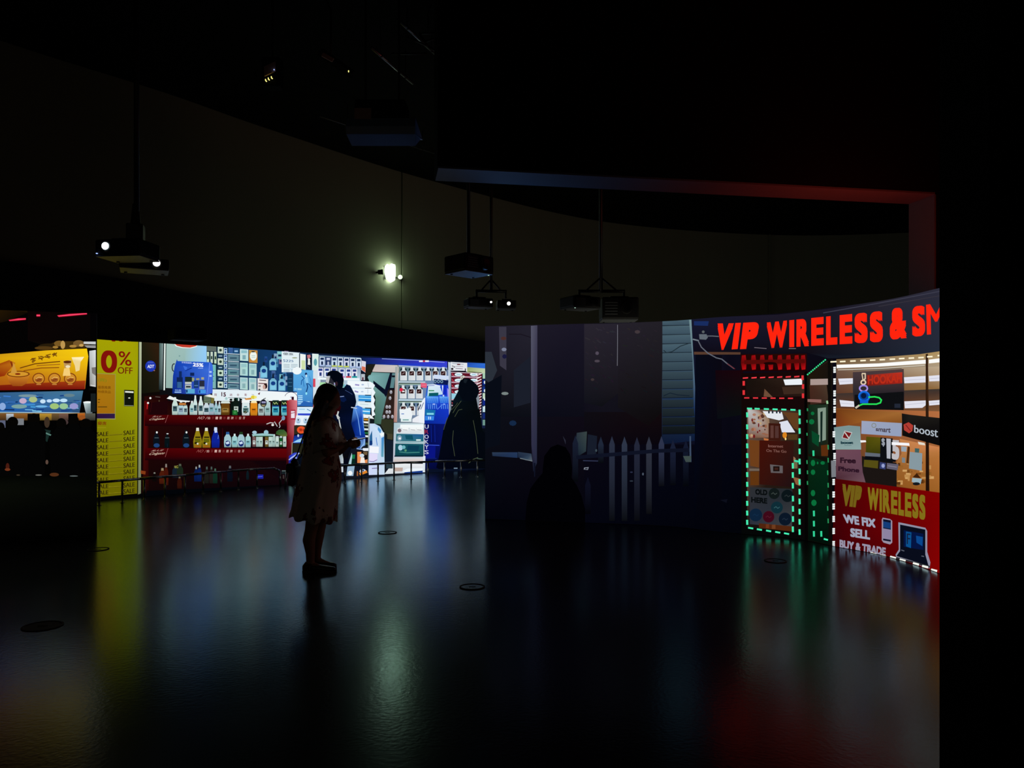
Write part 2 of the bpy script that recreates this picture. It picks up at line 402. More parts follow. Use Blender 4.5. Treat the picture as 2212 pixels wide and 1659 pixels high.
# dark lower wall carrying the long screen
gx = list(range(-160, 1200, 40)); dB = smooth_curve(KB, gx)
top_y = smooth_curve([(-160, 535), (0, 562), (250, 600), (450, 641), (830, 703), (1048, 738), (1200, 760)], gx)
pl2 = []; zt2 = []
for g, d, ty in zip(gx, dB, top_y):
    d += 0.16; p = at(g, ty, d); pl2.append((p.x, p.y)); zt2.append(p.z)
struct(wall_from_plan('wall_left', pl2, 0, zt2, 0.14, M['band'], None, 1))
A = Screen('projection_screen', 'left-edge projection screen showing a food stall with a yellow sign board and a crowd', KA, -150, 209, ZT)
B = Screen('projection_screen', 'long curved screen behind the woman showing a brightly lit pharmacy front with a red rack', KB, 90, 1108, ZT)
C = Screen('projection_screen', 'curved screen on the right showing a fence and a phone shop under red neon letters', KC, 1048, 2080, ZT)
# ================================================================== PICTURE ON THE LEFT SCREEN (food stall at night)
def picture_base(S, cols):
    """cols: list of (x, top colour, bottom colour)"""
    with S.part('picture_ground', 'dark ground of the projected picture'):
        for (xa, ca, da), (xb, cb, db) in zip(cols[:-1], cols[1:]):
            S.Q([(xa, 560), (xb, 560), (xb, 1300), (xa, 1300)], [ca, cb, db, da], 1)
picture_base(A, [(-150, (4, 3, 2), (3, 4, 2)), (209, (3, 2, 3), (1, 1, 1))])
A.used = [(-999, 0, 9999, 9999, 1)]
with A.part('stall_canopy'):
    A.Q([(-150, 640), (58, 660), (60, 676), (14, 694), (-150, 730)], [(60, 38, 8), (36, 22, 4), (12, 8, 2), (20, 12, 4), (40, 26, 6)])
    A.Q([(60, 672), (195, 676), (195, 740), (100, 748), (60, 735)], [(10, 3, 3), (8, 4, 4), (6, 4, 4), (14, 10, 5), (10, 4, 4)])
for q in ([(19, 692), (40, 688.5), (56, 688), (56, 690), (40, 691.5), (21, 693)], [(124, 682), (150, 679), (188, 676.5), (188, 678.5), (150, 682), (127, 684)], [(79, 680), (87, 680), (87, 683), (79, 683)]):
    with A.part('neon_tube'):
        A.Q([(x, y + (1.3 if i >= len(q) / 2 else -1.3)) for i, (x, y) in enumerate(q)], (150, 10, 30)); A.Q(q, (255, 70, 110))
with A.part('gold_decoration', 'blurred gold foil decoration above the sign board'):
    for (x, y, rx, ry, c) in [(150, 746, 44, 9, (60, 42, 12)), (108, 749, 26, 7, (40, 28, 10)), (128, 742, 11, 6, (120, 88, 36)), (136, 745, 5, 9, (190, 150, 80)), (170, 742, 12, 7, (118, 88, 44)), (158, 748, 8, 3, (170, 130, 60)), (95, 752, 20, 4, (80, 55, 20)), (176, 746, 5, 3, (200, 160, 90)), (120, 750, 6, 3, (160, 120, 50))]:
        A.E(x, y, rx, ry, c)
with A.part('white_post', 'bright white post beside the sign board'):
    A.Q([(181, 738), (207, 738), (207, 744), (181, 743)], (200, 204, 205)); A.Q([(182, 746), (207, 746), (207, 752), (188, 751)], (150, 150, 150))
    A.Q([(193, 758), (207, 756), (207, 836), (194, 834)], [(190, 196, 200), (225, 230, 232), (190, 190, 186), (140, 140, 134)])
    A.Q([(198, 794), (207, 793), (207, 812), (199, 806)], (120, 116, 112)); A.R(192, 838, 207, 843, (8, 8, 8)); A.L([(196, 832), (206, 834)], 1.5, (230, 230, 230))
with A.part('sign_board', 'yellow food stall sign board with drinks and bowls'):
    A.Q([(-150, 778), (0, 765), (100, 757), (188, 753), (191, 770), (184, 840), (0, 843), (-150, 846)],
        [(190, 120, 10), (205, 150, 20), (238, 176, 18), (250, 206, 16), (246, 200, 14), (190, 110, 24), (170, 80, 20), (150, 60, 20)])
    A.Q([(-150, 834), (0, 832), (185, 822), (183, 841), (0, 843), (-150, 846)], [(120, 30, 10), (130, 34, 12), (168, 62, 18), (120, 18, 12), (120, 16, 10), (110, 20, 10)])
    A.Q([(-40, 800), (20, 778), (34, 784), (10, 812), (-40, 822)], [(150, 50, 8), (160, 70, 12), (190, 110, 20), (150, 50, 10), (140, 40, 10)])
    with A.part('lettering', 'blurred brown brush characters'):
        for (x, y) in [(72, 779), (88, 775), (102, 770), (116, 765)]:
            for k in range(5): A.L([(x + rnd.uniform(-6, 2), y + rnd.uniform(-6, 5)), (x + rnd.uniform(2, 8), y + rnd.uniform(-6, 5))], 2, (118, 74, 12))
        A.L([(44, 795), (76, 786), (130, 781)], 2.2, (110, 60, 10)); A.L([(52, 801), (90, 795), (128, 794)], 2, (140, 74, 14)); A.L([(80, 790), (130, 787)], 1.6, (150, 84, 20))
        A.L([(24, 782), (30, 800)], 3, (120, 40, 10))
    with A.part('bowl_emblem'):
        A.Q([(14, 806), (66, 806), (58, 828), (48, 834), (28, 834), (20, 826)], [(220, 140, 34), (214, 140, 40), (170, 90, 26), (160, 80, 20), (150, 70, 18), (170, 90, 26)])
        A.E(40, 808, 25, 7, (120, 56, 10)); A.E(40, 808, 22, 5, (212, 150, 44)); A.E(39, 808, 6, 2, (130, 40, 10)); A.Q([(24, 806), (30, 782), (38, 806)], (205, 150, 60))
    for x in (84, 118, 152):
        with A.part('round_emblem'):
            A.E(x, 818, 13.5, 12.5, (120, 52, 14)); A.E(x, 818, 11.5, 10.5, (206, 140, 44)); A.E(x, 820, 8, 6, (156, 84, 30))
            A.L([(x - 6, 818), (x, 815), (x + 7, 816)], 2, (232, 180, 90)); A.R(x - 5, 829, x + 5, 831.5, (196, 130, 60)); A.L([(x - 4, 822), (x + 5, 820)], 1.5, (110, 40, 16))
    with A.part('drink_cup', 'pale steaming drink cup'):
        A.Q([(155, 772), (182, 771), (178, 777), (174, 782), (172, 800), (164, 803), (162, 790), (157, 778)], [(255, 240, 190)] * 3 + [(240, 215, 150)] * 5)
    with A.part('coffee_cup'):
        A.Q([(137, 780), (155, 778), (153, 793), (140, 795)], (190, 150, 90)); A.E(146, 782, 8.5, 3, (90, 40, 10)); A.E(147, 792, 5, 3, (240, 225, 190)); A.Q([(139, 796), (150, 794), (153, 812), (136, 812)], (246, 206, 120))
with A.part('menu_strip', 'blue lit menu strip under the yellow board'):
    A.Q([(-150, 853), (0, 848), (180, 844), (172, 892), (0, 890), (-150, 894)], [(20, 60, 120), (34, 100, 190), (70, 120, 150), (40, 70, 110), (26, 90, 170), (10, 40, 90)])
    for i in range(34):
        x = rnd.uniform(-20, 168); y = rnd.uniform(852, 888); A.L([(x, y), (x + rnd.uniform(8, 26), y - rnd.uniform(-1, 1.5))], rnd.uniform(1, 3), rnd.choice([(70, 160, 220), (20, 60, 130), (120, 190, 226), (16, 44, 92), (60, 120, 200)]))
    for (x, y, rx, ry, c) in [(50, 866, 8, 6, (196, 170, 200)), (72, 863, 9, 6.5, (170, 190, 130)), (93, 867, 6, 4.5, (200, 226, 246)), (107, 866, 6, 3.5, (190, 220, 250)), (122, 865, 8, 4, (200, 230, 250)), (138, 865, 8, 4, (190, 226, 250)), (60, 855, 20, 3, (120, 150, 160)), (118, 877.5, 10, 6.5, (160, 196, 120)), (138, 877.5, 9.5, 6.5, (150, 196, 150)), (160, 877.5, 9.5, 6.5, (150, 150, 205)), (150, 854, 12, 3.5, (100, 130, 140)), (6, 878, 7, 8, (140, 170, 220)), (42, 878, 17, 4.5, (120, 160, 160)), (90, 878, 13, 2.5, (110, 180, 230))]: A.E(x, y, rx, ry, c)
    A.L([(0, 890.5), (90, 891), (172, 892)], 1.6, (170, 210, 230))
with A.part('steel_hood', 'pale kitchen hood beside the menu strip'):
    A.Q([(180, 868), (199, 868), (200, 900), (186, 894)], [(205, 220, 222), (150, 170, 172), (40, 44, 46), (110, 124, 130)]); A.E(190, 869, 10, 2.2, (240, 246, 246)); A.R(196, 850, 207, 890, (22, 28, 30))
with A.part('stall_counter', 'blurred warm counter lights behind the crowd'):
    for (x0, x1, c) in [(0, 14, (120, 80, 40)), (14, 30, (190, 200, 210)), (30, 60, (150, 96, 40)), (86, 112, (190, 146, 50)), (112, 128, (110, 84, 50)), (128, 148, (120, 88, 74)), (168, 184, (190, 100, 30)), (184, 206, (90, 90, 80))]: A.R(x0, 893, x1, 908, c, tuple(v * .5 for v in c))
    A.R(36, 904, 52, 918, (120, 124, 130)); A.R(0, 908, 12, 924, (90, 96, 120)); A.L([(0, 893), (150, 893), (184, 892)], 1.6, (140, 110, 70)); A.E(140, 912, 8, 6, (70, 54, 54)); A.E(178, 902, 7, 5, (150, 80, 30)); A.Q([(84, 925), (110, 930), (102, 955), (92, 946)], (22, 42, 38)); A.L([(86, 939), (98, 935), (110, 940)], 3, (90, 130, 120)); A.L([(88, 943), (96, 950)], 2, (50, 84, 72)); A.E(102, 912, 6, 12, (60, 46, 34))
for (x, y, r, b) in [(28, 908, 12, 24), (74, 901, 13, 26), (133, 911, 11, 26), (160, 905, 11, 22), (186, 912, 13, 26), (2, 920, 9, 22)]:
    with A.part('projected_person', 'dark out-of-focus person in the stall crowd'):
        A.E(x, y + 4, r, 12, (5, 4, 3)); A.Q([(x - 8, y + 10), (x + 8, y + 10), (x + b, y + 30), (x + b - 3, 1030), (x - b + 3, 1030), (x - b, y + 34)], (4, 4, 4))
with A.part('street_ground', 'wet street below the crowd'):
    A.Q([(-150, 1028), (209, 1028), (209, 1060), (-150, 1060)], [(3, 4, 2), (3, 4, 3), (5, 6, 4), (11, 14, 7)])
    A.Q([(-150, 1060), (209, 1060), (209, 1180), (-150, 1180)], [(11, 14, 7), (5, 6, 4), (0, 0, 0), (1, 1, 1)])
for (x, y, rx, ry, c) in [(17, 1008, 4, 8, (70, 26, 16)), (17, 1014, 6, 3, (110, 50, 26)), (102, 998, 3, 5, (90, 70, 60)), (118, 1025, 10, 4, (80, 44, 22)), (84, 1026, 7, 1.3, (110, 110, 105)), (160, 1028, 9, 1.3, (90, 100, 100)), (40, 1026, 4, 1.5, (60, 50, 40))]:
    with A.part('shoe_glint'): A.E(x, y, rx, ry, c)

# ================================================================== PICTURE ON THE LONG SCREEN (pharmacy front)
picture_base(B, [(90, (6, 8, 10), (3, 4, 6)), (300, (16, 14, 8), (3, 3, 4)), (645, (14, 24, 44), (4, 8, 16)), (800, (10, 20, 40), (20, 24, 36)), (1108, (4, 8, 16), (3, 6, 10))])
B.used = [(-999, 0, 9999, 9999, 1)]
Y_ = (186, 182, 18); RD = (128, 18, 10)
with B.part('sale_banner', 'tall yellow banner lettered 0% OFF and SALE'):
    B.Q([(150, 735), (210, 733), (216, 731), (222, 734), (236, 735), (250, 736), (268, 735), (284, 738), (299, 737), (297, 860), (296, 1066), (150, 1080)], [(160, 156, 4), (162, 158, 4), (170, 166, 6), (166, 162, 5), (164, 160, 4), (164, 160, 4), (164, 160, 4), (164, 160, 4), (158, 156, 6), (152, 156, 8), (104, 100, 4), (104, 96, 2)])
    for x in (240, 256, 272, 286):
        with B.part('lettering', 'cropped red letter top'): B.Q([(x, 733), (x + 10, 733), (x + 8, 738), (x + 2, 737.5)], (120, 12, 8))
    with B.part('lettering', 'large red 0'): B.T('0', [(217.5, 756), (253, 758), (252.5, 806), (218, 805)], RD, .03)
    with B.part('lettering', 'red percent sign'): B.T('%', [(256, 758), (284.5, 761), (284, 791), (256, 788)], RD, .012)
    with B.part('lettering', 'red word OFF'): B.T('OFF', [(254, 792.5), (286.5, 794), (286, 808), (254, 807)], (110, 26, 8), .015)
    with B.part('notice_poster', 'orange notice with a purple foot'):
        B.Q([(200, 806), (249.5, 808), (249, 906), (200, 905)], (150, 148, 90)); B.Q([(200, 807), (248.5, 809), (248, 893), (200, 893)], [(170, 120, 16), (168, 124, 18), (160, 108, 16), (166, 104, 14)])
        B.Q([(200, 893.5), (248, 893.5), (248, 904), (200, 904)], [(50, 20, 60), (44, 24, 70), (50, 26, 70), (40, 16, 54)])
        B.T('(買)', [(211, 817), (230, 818), (230, 826), (211, 825)], (120, 130, 20), .01)
        B.T('優惠推廣', [(211, 833), (239, 834), (239, 840.5), (211, 840)], (112, 66, 8), .01); B.T('特價貨品', [(211, 843), (239, 844), (239, 850), (211, 849)], (112, 66, 8), .01)
        for (a, b, y) in ((211, 216, 862), (211, 215, 868), (211, 231, 878)): B.R(a, y, b, y + 2, (90, 64, 14))
    with B.part('notice_card', 'small black card with a white head'):
        B.Q([(267.5, 842), (289.5, 843), (289, 878), (267.5, 877.5)], (16, 20, 12)); B.Q([(270, 844.5), (288, 845.5), (288, 849), (270, 848)], (220, 226, 214)); B.R(277, 858.5, 281, 861, (210, 214, 200)); B.L([(269, 876), (288, 876.5)], 1.2, (150, 156, 130))
        B.L([(268.2, 843), (268.2, 877)], .8, (120, 124, 90))
    with B.part('lettering', 'red characters'):
        B.T('優惠', [(211, 910), (230, 911), (229, 918.5), (210, 918)], (120, 26, 10), .02); B.R(210, 923, 229, 924.5, (150, 140, 20))
    for i, y in enumerate([937.5, 951.5, 966, 980, 994, 1008, 1022, 1036, 1050.5, 1064]):
        with B.part('lettering', 'repeated row of the word SALE'):
            h = 5.0; c = (34, 18, 12) if y < 1020 else (40, 32, 8)
            B.T('SALE', [(208.5, y - h + 1), (234, y - h), (234, y + h - 1), (208.5, y + h)], c, .022)
            B.T('SALE', [(266.5, y - h - 2), (291, y - h - 4), (291, y + h - 5), (266.5, y + h - 2)], c, .022)
            B.L([(234.5, y + 1), (242, y + 2), (250, y + .5), (258, y + 1), (265, y - 1.5)], 2.2, (128, 120, 14)); B.L([(236, y + 3), (264, y + 1)], .8, (70, 62, 10))
with B.part('door_jamb', 'pale edge strip beside the yellow banner'):
    B.Q([(299.5, 738), (305.5, 738), (304, 1066), (297.5, 1068)], [(150, 160, 120), (196, 206, 176), (120, 130, 100), (110, 116, 80)]); B.Q([(298.4, 737), (300, 737), (298, 1067), (296.6, 1067)], (10, 12, 4))
with B.part('door_panel', 'dark brown door panel'):
    B.Q([(306, 738), (343, 740), (345, 846), (306, 850)], [(30, 28, 14), (48, 28, 14), (26, 22, 12), (16, 18, 8)]); B.Q([(306, 850), (345, 846), (345, 858), (306, 1064)], (14, 8, 6))
    with B.part('round_badge', 'round blue alarm badge'):
        B.E(325, 791, 11.5, 12, (30, 56, 178)); B.T('ADT', [(318.5, 788), (333, 788), (332, 795), (318, 795)], (220, 226, 246), .03); B.L([(319, 783), (331, 783)], 1.5, (80, 100, 200)); B.E(333, 800.5, 1.5, 1, (180, 120, 90))
with B.part('glass_edge', 'grey glazed door edge'):
    B.Q([(344, 740), (352.5, 741), (351, 842), (343, 842)], [(70, 100, 96), (130, 150, 150), (40, 56, 54), (20, 34, 34)]); B.Q([(354.5, 741), (357.5, 741), (356, 843), (353, 843)], (226, 238, 232)); B.R(358, 741.5, 358.8, 838, (20, 40, 36))
with B.part('wall_board', 'pale green board with a red ellipse'):
    B.Q([(359, 741), (400, 742.5), (400, 840), (358, 838)], [(160, 190, 182), (156, 190, 186), (140, 176, 168), (150, 180, 172)]); B.Q([(400, 742.5), (446, 745), (446, 810), (400, 810)], [(156, 190, 186), (150, 206, 250), (140, 196, 250), (150, 188, 190)])
    B.Q([(376, 742.5), (426, 744), (424, 749.5), (412, 752.5), (394, 752), (380, 748.5)], (236, 240, 236)); B.Q([(378, 742.5), (425, 744), (422, 748), (410, 751), (394, 750), (382, 747)], [(196, 60, 44), (206, 60, 40), (206, 66, 44), (186, 56, 36), (186, 60, 40), (180, 50, 40)])
    B.Ring(375.5, 794, 4, 8, 2, (20, 24, 40), a0=80, a1=290); B.E(387.5, 769, 1.5, 1.5, (110, 150, 150))
BL = (28, 76, 196)
# shelves of small packages ------------------------------------------
with B.part('package_shelf', 'deep blue-green shelf behind the packages'):
    B.Q([(446, 745), (560, 754), (686, 766), (686, 880), (446, 845)], [(12, 34, 44), (18, 52, 76), (24, 70, 130), (24, 70, 140), (12, 40, 56)])
def pack(x0, y0, x1, y1, c, mark=None, name='package', slope=.06):
    with B.part(name):
        s_ = (x1 - x0) * slope
        B.Q([(x0, y0), (x1, y0 + s_), (x1, y1 + s_), (x0, y1)], [jit(c, 8) for _ in range(4)])
        B.Q([(x0 + .7, y0 + .7), (x1 - .7, y0 + s_ + .7), (x1 - .7, y0 + s_ + 1.6), (x0 + .7, y0 + 1.6)], tuple(min(255, v + 24) for v in c))
        if mark:
            mx, my, w_, h_ = (x0 + x1) / 2, (y0 + y1) / 2 + s_ / 2, x1 - x0, y1 - y0
            if mark[0] == 'c': B.E(mx, my, w_ * .26, h_ * .22, mark[1], 10)
            if mark[0] == 'l':
                for k in (-.2, 0, .2): B.R(mx - w_ * .3, my + h_ * k - .6, mx + w_ * .3, my + h_ * k + .6, mark[1])
            if mark[0] == 'b': B.R(mx - w_ * .32, my - h_ * .12, mx + w_ * .3, my + h_ * .16, mark[1])
            if mark[0] == 't': B.R(x0 + w_ * .15, y0 + h_ * .1, x1 - w_ * .15, y0 + h_ * .36, mark[1]); B.R(x0 + w_ * .3, my, x1 - w_ * .3, y1 - h_ * .1, tuple(v * .9 for v in mark[1]))
pack(446, 747, 467, 758, (88, 98, 92))
for x in (446.5, 454.5, 462.5): pack(x, 760, x + 5, 784 if x < 460 else 785, (190, 214, 190), ('b', (30, 56, 44)))
pack(447, 787, 466, 838, (120, 180, 180), ('l', (40, 90, 110)))
for y0, y1 in ((749, 763), (765, 772), (774, 788), (790, 797), (799, 812), (814, 822), (824, 837)): pack(470, y0, 482, y1, (196, 216, 196) if y1 - y0 > 9 else (30, 60, 84), ('c', (40, 60, 50)) if y1 - y0 > 9 else ('b', (170, 200, 220)))
for i in range(6): pack(483.5, 752 + i * 14.6, 490.5, 765 + i * 14.6, (180, 214, 236), ('t', (30, 60, 140)))
for y0, y1 in ((766, 779), (782, 795), (798, 810), (813, 825), (829, 839)):
    pack(492, y0, 516, y1, (96, 134, 146), ('b', (52, 84, 104)))
    with B.part('shelf_edge'): B.Q([(492, y1 + .6), (516, y1 + 2), (516, y1 + 3.2), (492, y1 + 1.8)], (226, 240, 246))
pack(493, 751, 503, 764, (50, 90, 150)); pack(504, 752, 516, 764, (30, 70, 120), ('b', (150, 190, 226)))
with B.part('shelf_edge'): B.Q([(491, 763.4), (517, 764.8), (517, 766), (491, 764.6)], (230, 246, 246))
pack(518, 754, 536, 779, (190, 222, 222), ('t', (140, 190, 200))); pack(537.5, 756, 556, 783, (196, 138, 60))
with B.part('price_tag', 'white oval tag on an orange package'): B.E(547, 769, 7.5, 10, (240, 244, 236)); B.R(543, 758.6, 550, 761, (20, 30, 30)); B.R(543, 768, 551, 769, (150, 190, 180)); B.R(543, 771.5, 551, 772.5, (150, 190, 180))
for (x0, y0, x1, y1) in ((518, 783, 535, 811), (537.5, 785, 554, 812), (518, 815, 535, 841), (537.5, 816, 554, 843)): pack(x0, y0, x1, y1, (176, 214, 212), ('t', (150, 196, 200))); 
for i in range(16):
    x = rnd.uniform(557, 628); y = rnd.choice([760, 772, 800, 812]) + rnd.uniform(-4, 4)
    pack(x, y, x + rnd.uniform(6, 12), y + rnd.uniform(12, 22), rnd.choice([(70, 130, 170), (130, 160, 190), (120, 190, 196), (150, 130, 160), (30, 70, 130), (60, 90, 150)]), ('b', (30, 50, 90)))
def pumpbottle(x, y, w_, h_, c, lab, S=B, dark=(16, 30, 50), name='bottle'):
    """x centre, y foot"""
    with S.part(name):
        S.Q([(x - w_ * .12, y - h_), (x + w_ * .12, y - h_), (x + w_ * .14, y - h_ * .72), (x - w_ * .14, y - h_ * .72)], dark)
        S.Q([(x - w_ * .2, y - h_ * .76), (x + w_ * .2, y - h_ * .76), (x + w_ * .5, y - h_ * .6), (x + w_ * .5, y), (x - w_ * .5, y), (x - w_ * .5, y - h_ * .6)], [tuple(v * .9 for v in c)] * 2 + [c] * 4)
        with S.part('label'): S.E(x, y - h_ * .44, w_ * .34, h_ * .13, lab, 12)
        S.R(x - w_ * .36, y - h_ * .28, x + w_ * .36, y - h_ * .06, tuple(min(255, v * 1.08) for v in c))
for (x, y) in ((569.5, 816), (589, 800), (589.5, 843), (608.5, 844)): pumpbottle(x, y, 15, 34, (120, 186, 214), (20, 60, 130))
with B.part('magazine', 'white magazine cover with a dark-haired face'):
    B.Q([(556, 817), (579, 819), (578, 844), (556, 843)], (232, 226, 224)); B.L([(560, 821), (574, 822)], 1.6, (60, 30, 40)); B.L([(558, 828), (576, 829)], 1.8, (100, 40, 50)); B.E(573, 834, 4, 6, (40, 20, 20)); B.E(570, 836, 3, 5, (200, 160, 150)); B.R(558, 832, 563, 836, (150, 140, 140)); B.R(558, 840, 562, 843, (40, 60, 50))
pack(620, 806, 633, 846, (16, 50, 86), ('l', (60, 110, 140)))
with B.part('price_sheet', 'white printed price sheet'):
    B.Q([(608, 759), (647, 762), (646, 804), (608, 804)], (226, 240, 244)); B.T('優惠', [(611, 761), (633, 763), (633, 768), (611, 767)], (50, 60, 80), .01); B.T('5225', [(611, 776), (634, 778), (633, 782.5), (611, 782)], (60, 110, 160), .02)
    for y in (787, 790, 793, 799, 802): B.L([(612, y), (625, y + .6)], .9, (110, 140, 160)); B.L([(628, y), (642, y + .6)], .9, (120, 150, 170))
    B.R(612, 796.5, 640, 797.3, (150, 190, 220)); B.E(636, 773, 6, 1.2, (150, 160, 120))
with B.part('paper_cup', 'white and pale yellow carton'): B.Q([(648, 764), (660, 766), (660, 799), (648, 797)], (238, 244, 240)); B.Q([(651, 778), (659, 779), (659, 798), (651, 797)], (206, 224, 170)); B.R(645.5, 763, 647, 796, (60, 70, 70))
with B.part('banner', 'narrow black banner with a white figure'): B.Q([(661.5, 764), (673.5, 766), (673, 799), (661.5, 798)], (10, 16, 30)); B.Q([(663, 767), (670, 766), (671, 772), (664, 775)], (200, 120, 130)); B.E(667, 777, 2.6, 3, (220, 226, 220)); B.Q([(665, 779), (669, 779), (670, 788), (664, 788)], (230, 230, 226)); B.L([(663, 790), (670, 796)], 1, (60, 80, 130))
pack(674, 764, 688, 800, (220, 236, 232), ('c', (90, 160, 170)))
with B.part('poster', 'light blue poster with a running figure'):
    B.Q([(633, 806), (648, 806), (652, 799), (676, 800), (674, 878), (642, 877), (641, 846), (633, 845)], [(90, 170, 228), (90, 170, 226), (90, 176, 226), (96, 176, 230), (60, 130, 200), (60, 130, 200), (84, 160, 220), (80, 156, 220)])
    B.E(641, 801, 10, 8, (240, 248, 250)); 
    with B.part('running_figure'):
        B.E(660.5, 808, 2.6, 3.2, (18, 40, 90)); B.E(661, 812, 2, 3, (190, 220, 240)); B.Q([(657, 816), (664, 815), (666, 828), (661, 829)], (130, 196, 240)); B.L([(657, 817), (651, 822), (650, 831)], 1.8, (30, 90, 160)); B.L([(651, 812), (656, 817)], 1.4, (20, 60, 130)); B.L([(662, 828), (664, 836), (661, 847)], 2.2, (16, 60, 120)); B.L([(664, 828), (669, 832), (671, 836)], 2, (20, 80, 150)); B.L([(654, 820), (656, 835)], 1.5, (40, 110, 180)); B.E(661, 850, 2, 3, (150, 230, 246)); B.L([(667, 812), (670, 820), (673, 840)], 1.2, (60, 130, 200))
    B.T('活力健康', [(635, 838), (651, 839), (651, 843), (635, 842)], (190, 236, 240), .015)
    for y in (854, 858, 862, 867, 871): B.R(643, y, 653 if y < 866 else 668, y + 2.2, (180, 226, 250))
    B.Q([(655, 866), (674, 870), (674, 878), (645, 877)], (40, 100, 180))
with B.part('counter_front', 'white counter strip with a red 15 offer'):
    B.Q([(458, 841), (540, 843), (641, 848), (641, 868), (560, 866), (458, 868)], [(222, 236, 244), (226, 238, 244), (244, 248, 250), (244, 248, 250), (236, 244, 246), (220, 234, 240)])
    with B.part('lettering', 'dark red 15 with characters'):
        B.T('15', [(477.5, 847), (487.5, 848), (487, 857), (477.5, 856)], (70, 16, 40), .03)
        for t_, x in (('買', 462), ('送', 495.5), ('全', 510.5), ('套', 527)): B.T(t_, [(x, 850), (x + 6, 850.4), (x + 6, 855.6), (x, 855.2)], (126, 40, 60), .02)
        B.Q([(556, 851), (561, 847), (560, 853)], (90, 20, 34)); B.L([(543, 852), (548, 852.4)], .8, (120, 130, 130))
    B.Ring(628, 860, 14, 13, 1, (70, 40, 80), a0=200, a1=385); B.E(628, 858, 2, 2, (190, 190, 220)); B.R(629, 857, 634, 865, (50, 10, 30))
with B.part('promotion_bag', 'blue promotional bag printed 25% with product shots'):
    B.Q([(381.5, 776), (383, 780), (451.5, 782.5), (455, 782), (458.5, 788), (459.5, 800), (458.5, 849), (446, 853), (371.5, 850), (373, 812), (377, 790)], [(20, 60, 160), (26, 76, 190), (34, 90, 210), (40, 90, 200), (40, 90, 206), (60, 110, 220), (56, 90, 206), (24, 60, 160), (10, 40, 130), (18, 56, 160), (22, 66, 180)])
    B.Q([(452, 783), (458, 788), (457, 848), (447, 853)], [(60, 110, 220), (60, 110, 226), (70, 100, 214), (70, 110, 214)]); B.L([(452, 784), (450, 815), (446, 852)], 1, (120, 150, 240))
    with B.part('lettering', 'white 25%'):
        B.T('25%', [(416, 783.5), (439, 785), (438.5, 793), (415.5, 791.5)], (236, 240, 252), .04); B.T('牙膏洗面乳', [(391.5, 781), (414, 782.5), (414, 786), (391.5, 784.5)], (200, 214, 250), .02); B.R(427, 794.5, 438, 796.3, (140, 170, 240))
        for y in (801.5, 810): B.R(451.5, y, 456.5, y + 4, (170, 200, 250))
        B.T('特惠', [(377, 861 - 20), (391, 861 - 19.6), (391, 845), (377, 844.6)], (150, 190, 240), .01); B.R(376.5, 846, 391, 848.4, (150, 190, 236))
    B.Q([(395, 790), (404, 793), (402, 800), (398, 798)], (60, 110, 220)); B.L([(400, 801), (413, 795)], 2, (16, 50, 150)); B.L([(437, 812), (450, 806)], 2.2, (50, 100, 210))
    for (x0, y0, x1, y1, c) in [(386, 802, 392, 815, (16, 40, 96)), (381, 815, 394, 838, (14, 36, 84)), (382, 825, 392, 838, (50, 96, 150)), (410, 805, 419, 812, (14, 36, 90)), (399, 814, 414, 826, (24, 40, 40)), (399, 825, 413, 830, (190, 196, 190)), (399, 831, 413, 841, (170, 180, 180)), (401, 834, 411, 837, (20, 30, 40)), (414, 816, 419, 824, (150, 160, 120)), (418, 822, 428, 838, (24, 56, 110)), (419, 832, 427, 834, (90, 130, 170)), (430, 822, 441, 836, (40, 44, 60)), (430, 835, 441, 841, (140, 160, 180)), (423, 817, 430, 821, (150, 150, 110)), (434, 815, 440, 820, (170, 170, 130)), (401, 840, 420, 850, (90, 170, 210)), (401.5, 842, 404.5, 848, (16, 50, 110)), (428, 842, 444, 850, (70, 150, 226)), (429, 843, 432, 849, (14, 50, 120))]: B.R(x0, y0, x1, y1, c)
# red shelving rack --------------------------------------------------
RK = (100, 4, 10)
with B.part('display_rack', 'dark interior and frame of the red rack'):
    B.Q([(311, 856), (362, 852), (362, 866), (628, 866), (628, 1052), (420, 1058), (304, 1066)], [(40, 8, 6), (30, 4, 6), (26, 4, 6), (26, 2, 6), (14, 3, 8), (10, 3, 6), (16, 4, 4)])
    B.Q([(311, 866), (321, 866), (321, 1060), (308, 1064)], [(96, 8, 8), (40, 4, 6), (14, 4, 4), (34, 10, 6)]); B.Q([(316, 870), (320, 868), (318, 884), (316, 884)], (180, 24, 26))
    B.E(324, 860, 2.3, 2.3, (236, 240, 236)); B.E(319, 870.5, 2.2, 2.2, (236, 240, 236)); B.L([(335, 857), (345, 858)], 1.6, (90, 80, 74)); B.E(343, 866, 1.2, 2, (80, 70, 50))
    B.Q([(321, 870), (361, 866), (361, 896), (321, 896)], (30, 4, 8)); B.L([(327, 868), (324, 890)], .8, (60, 10, 10))
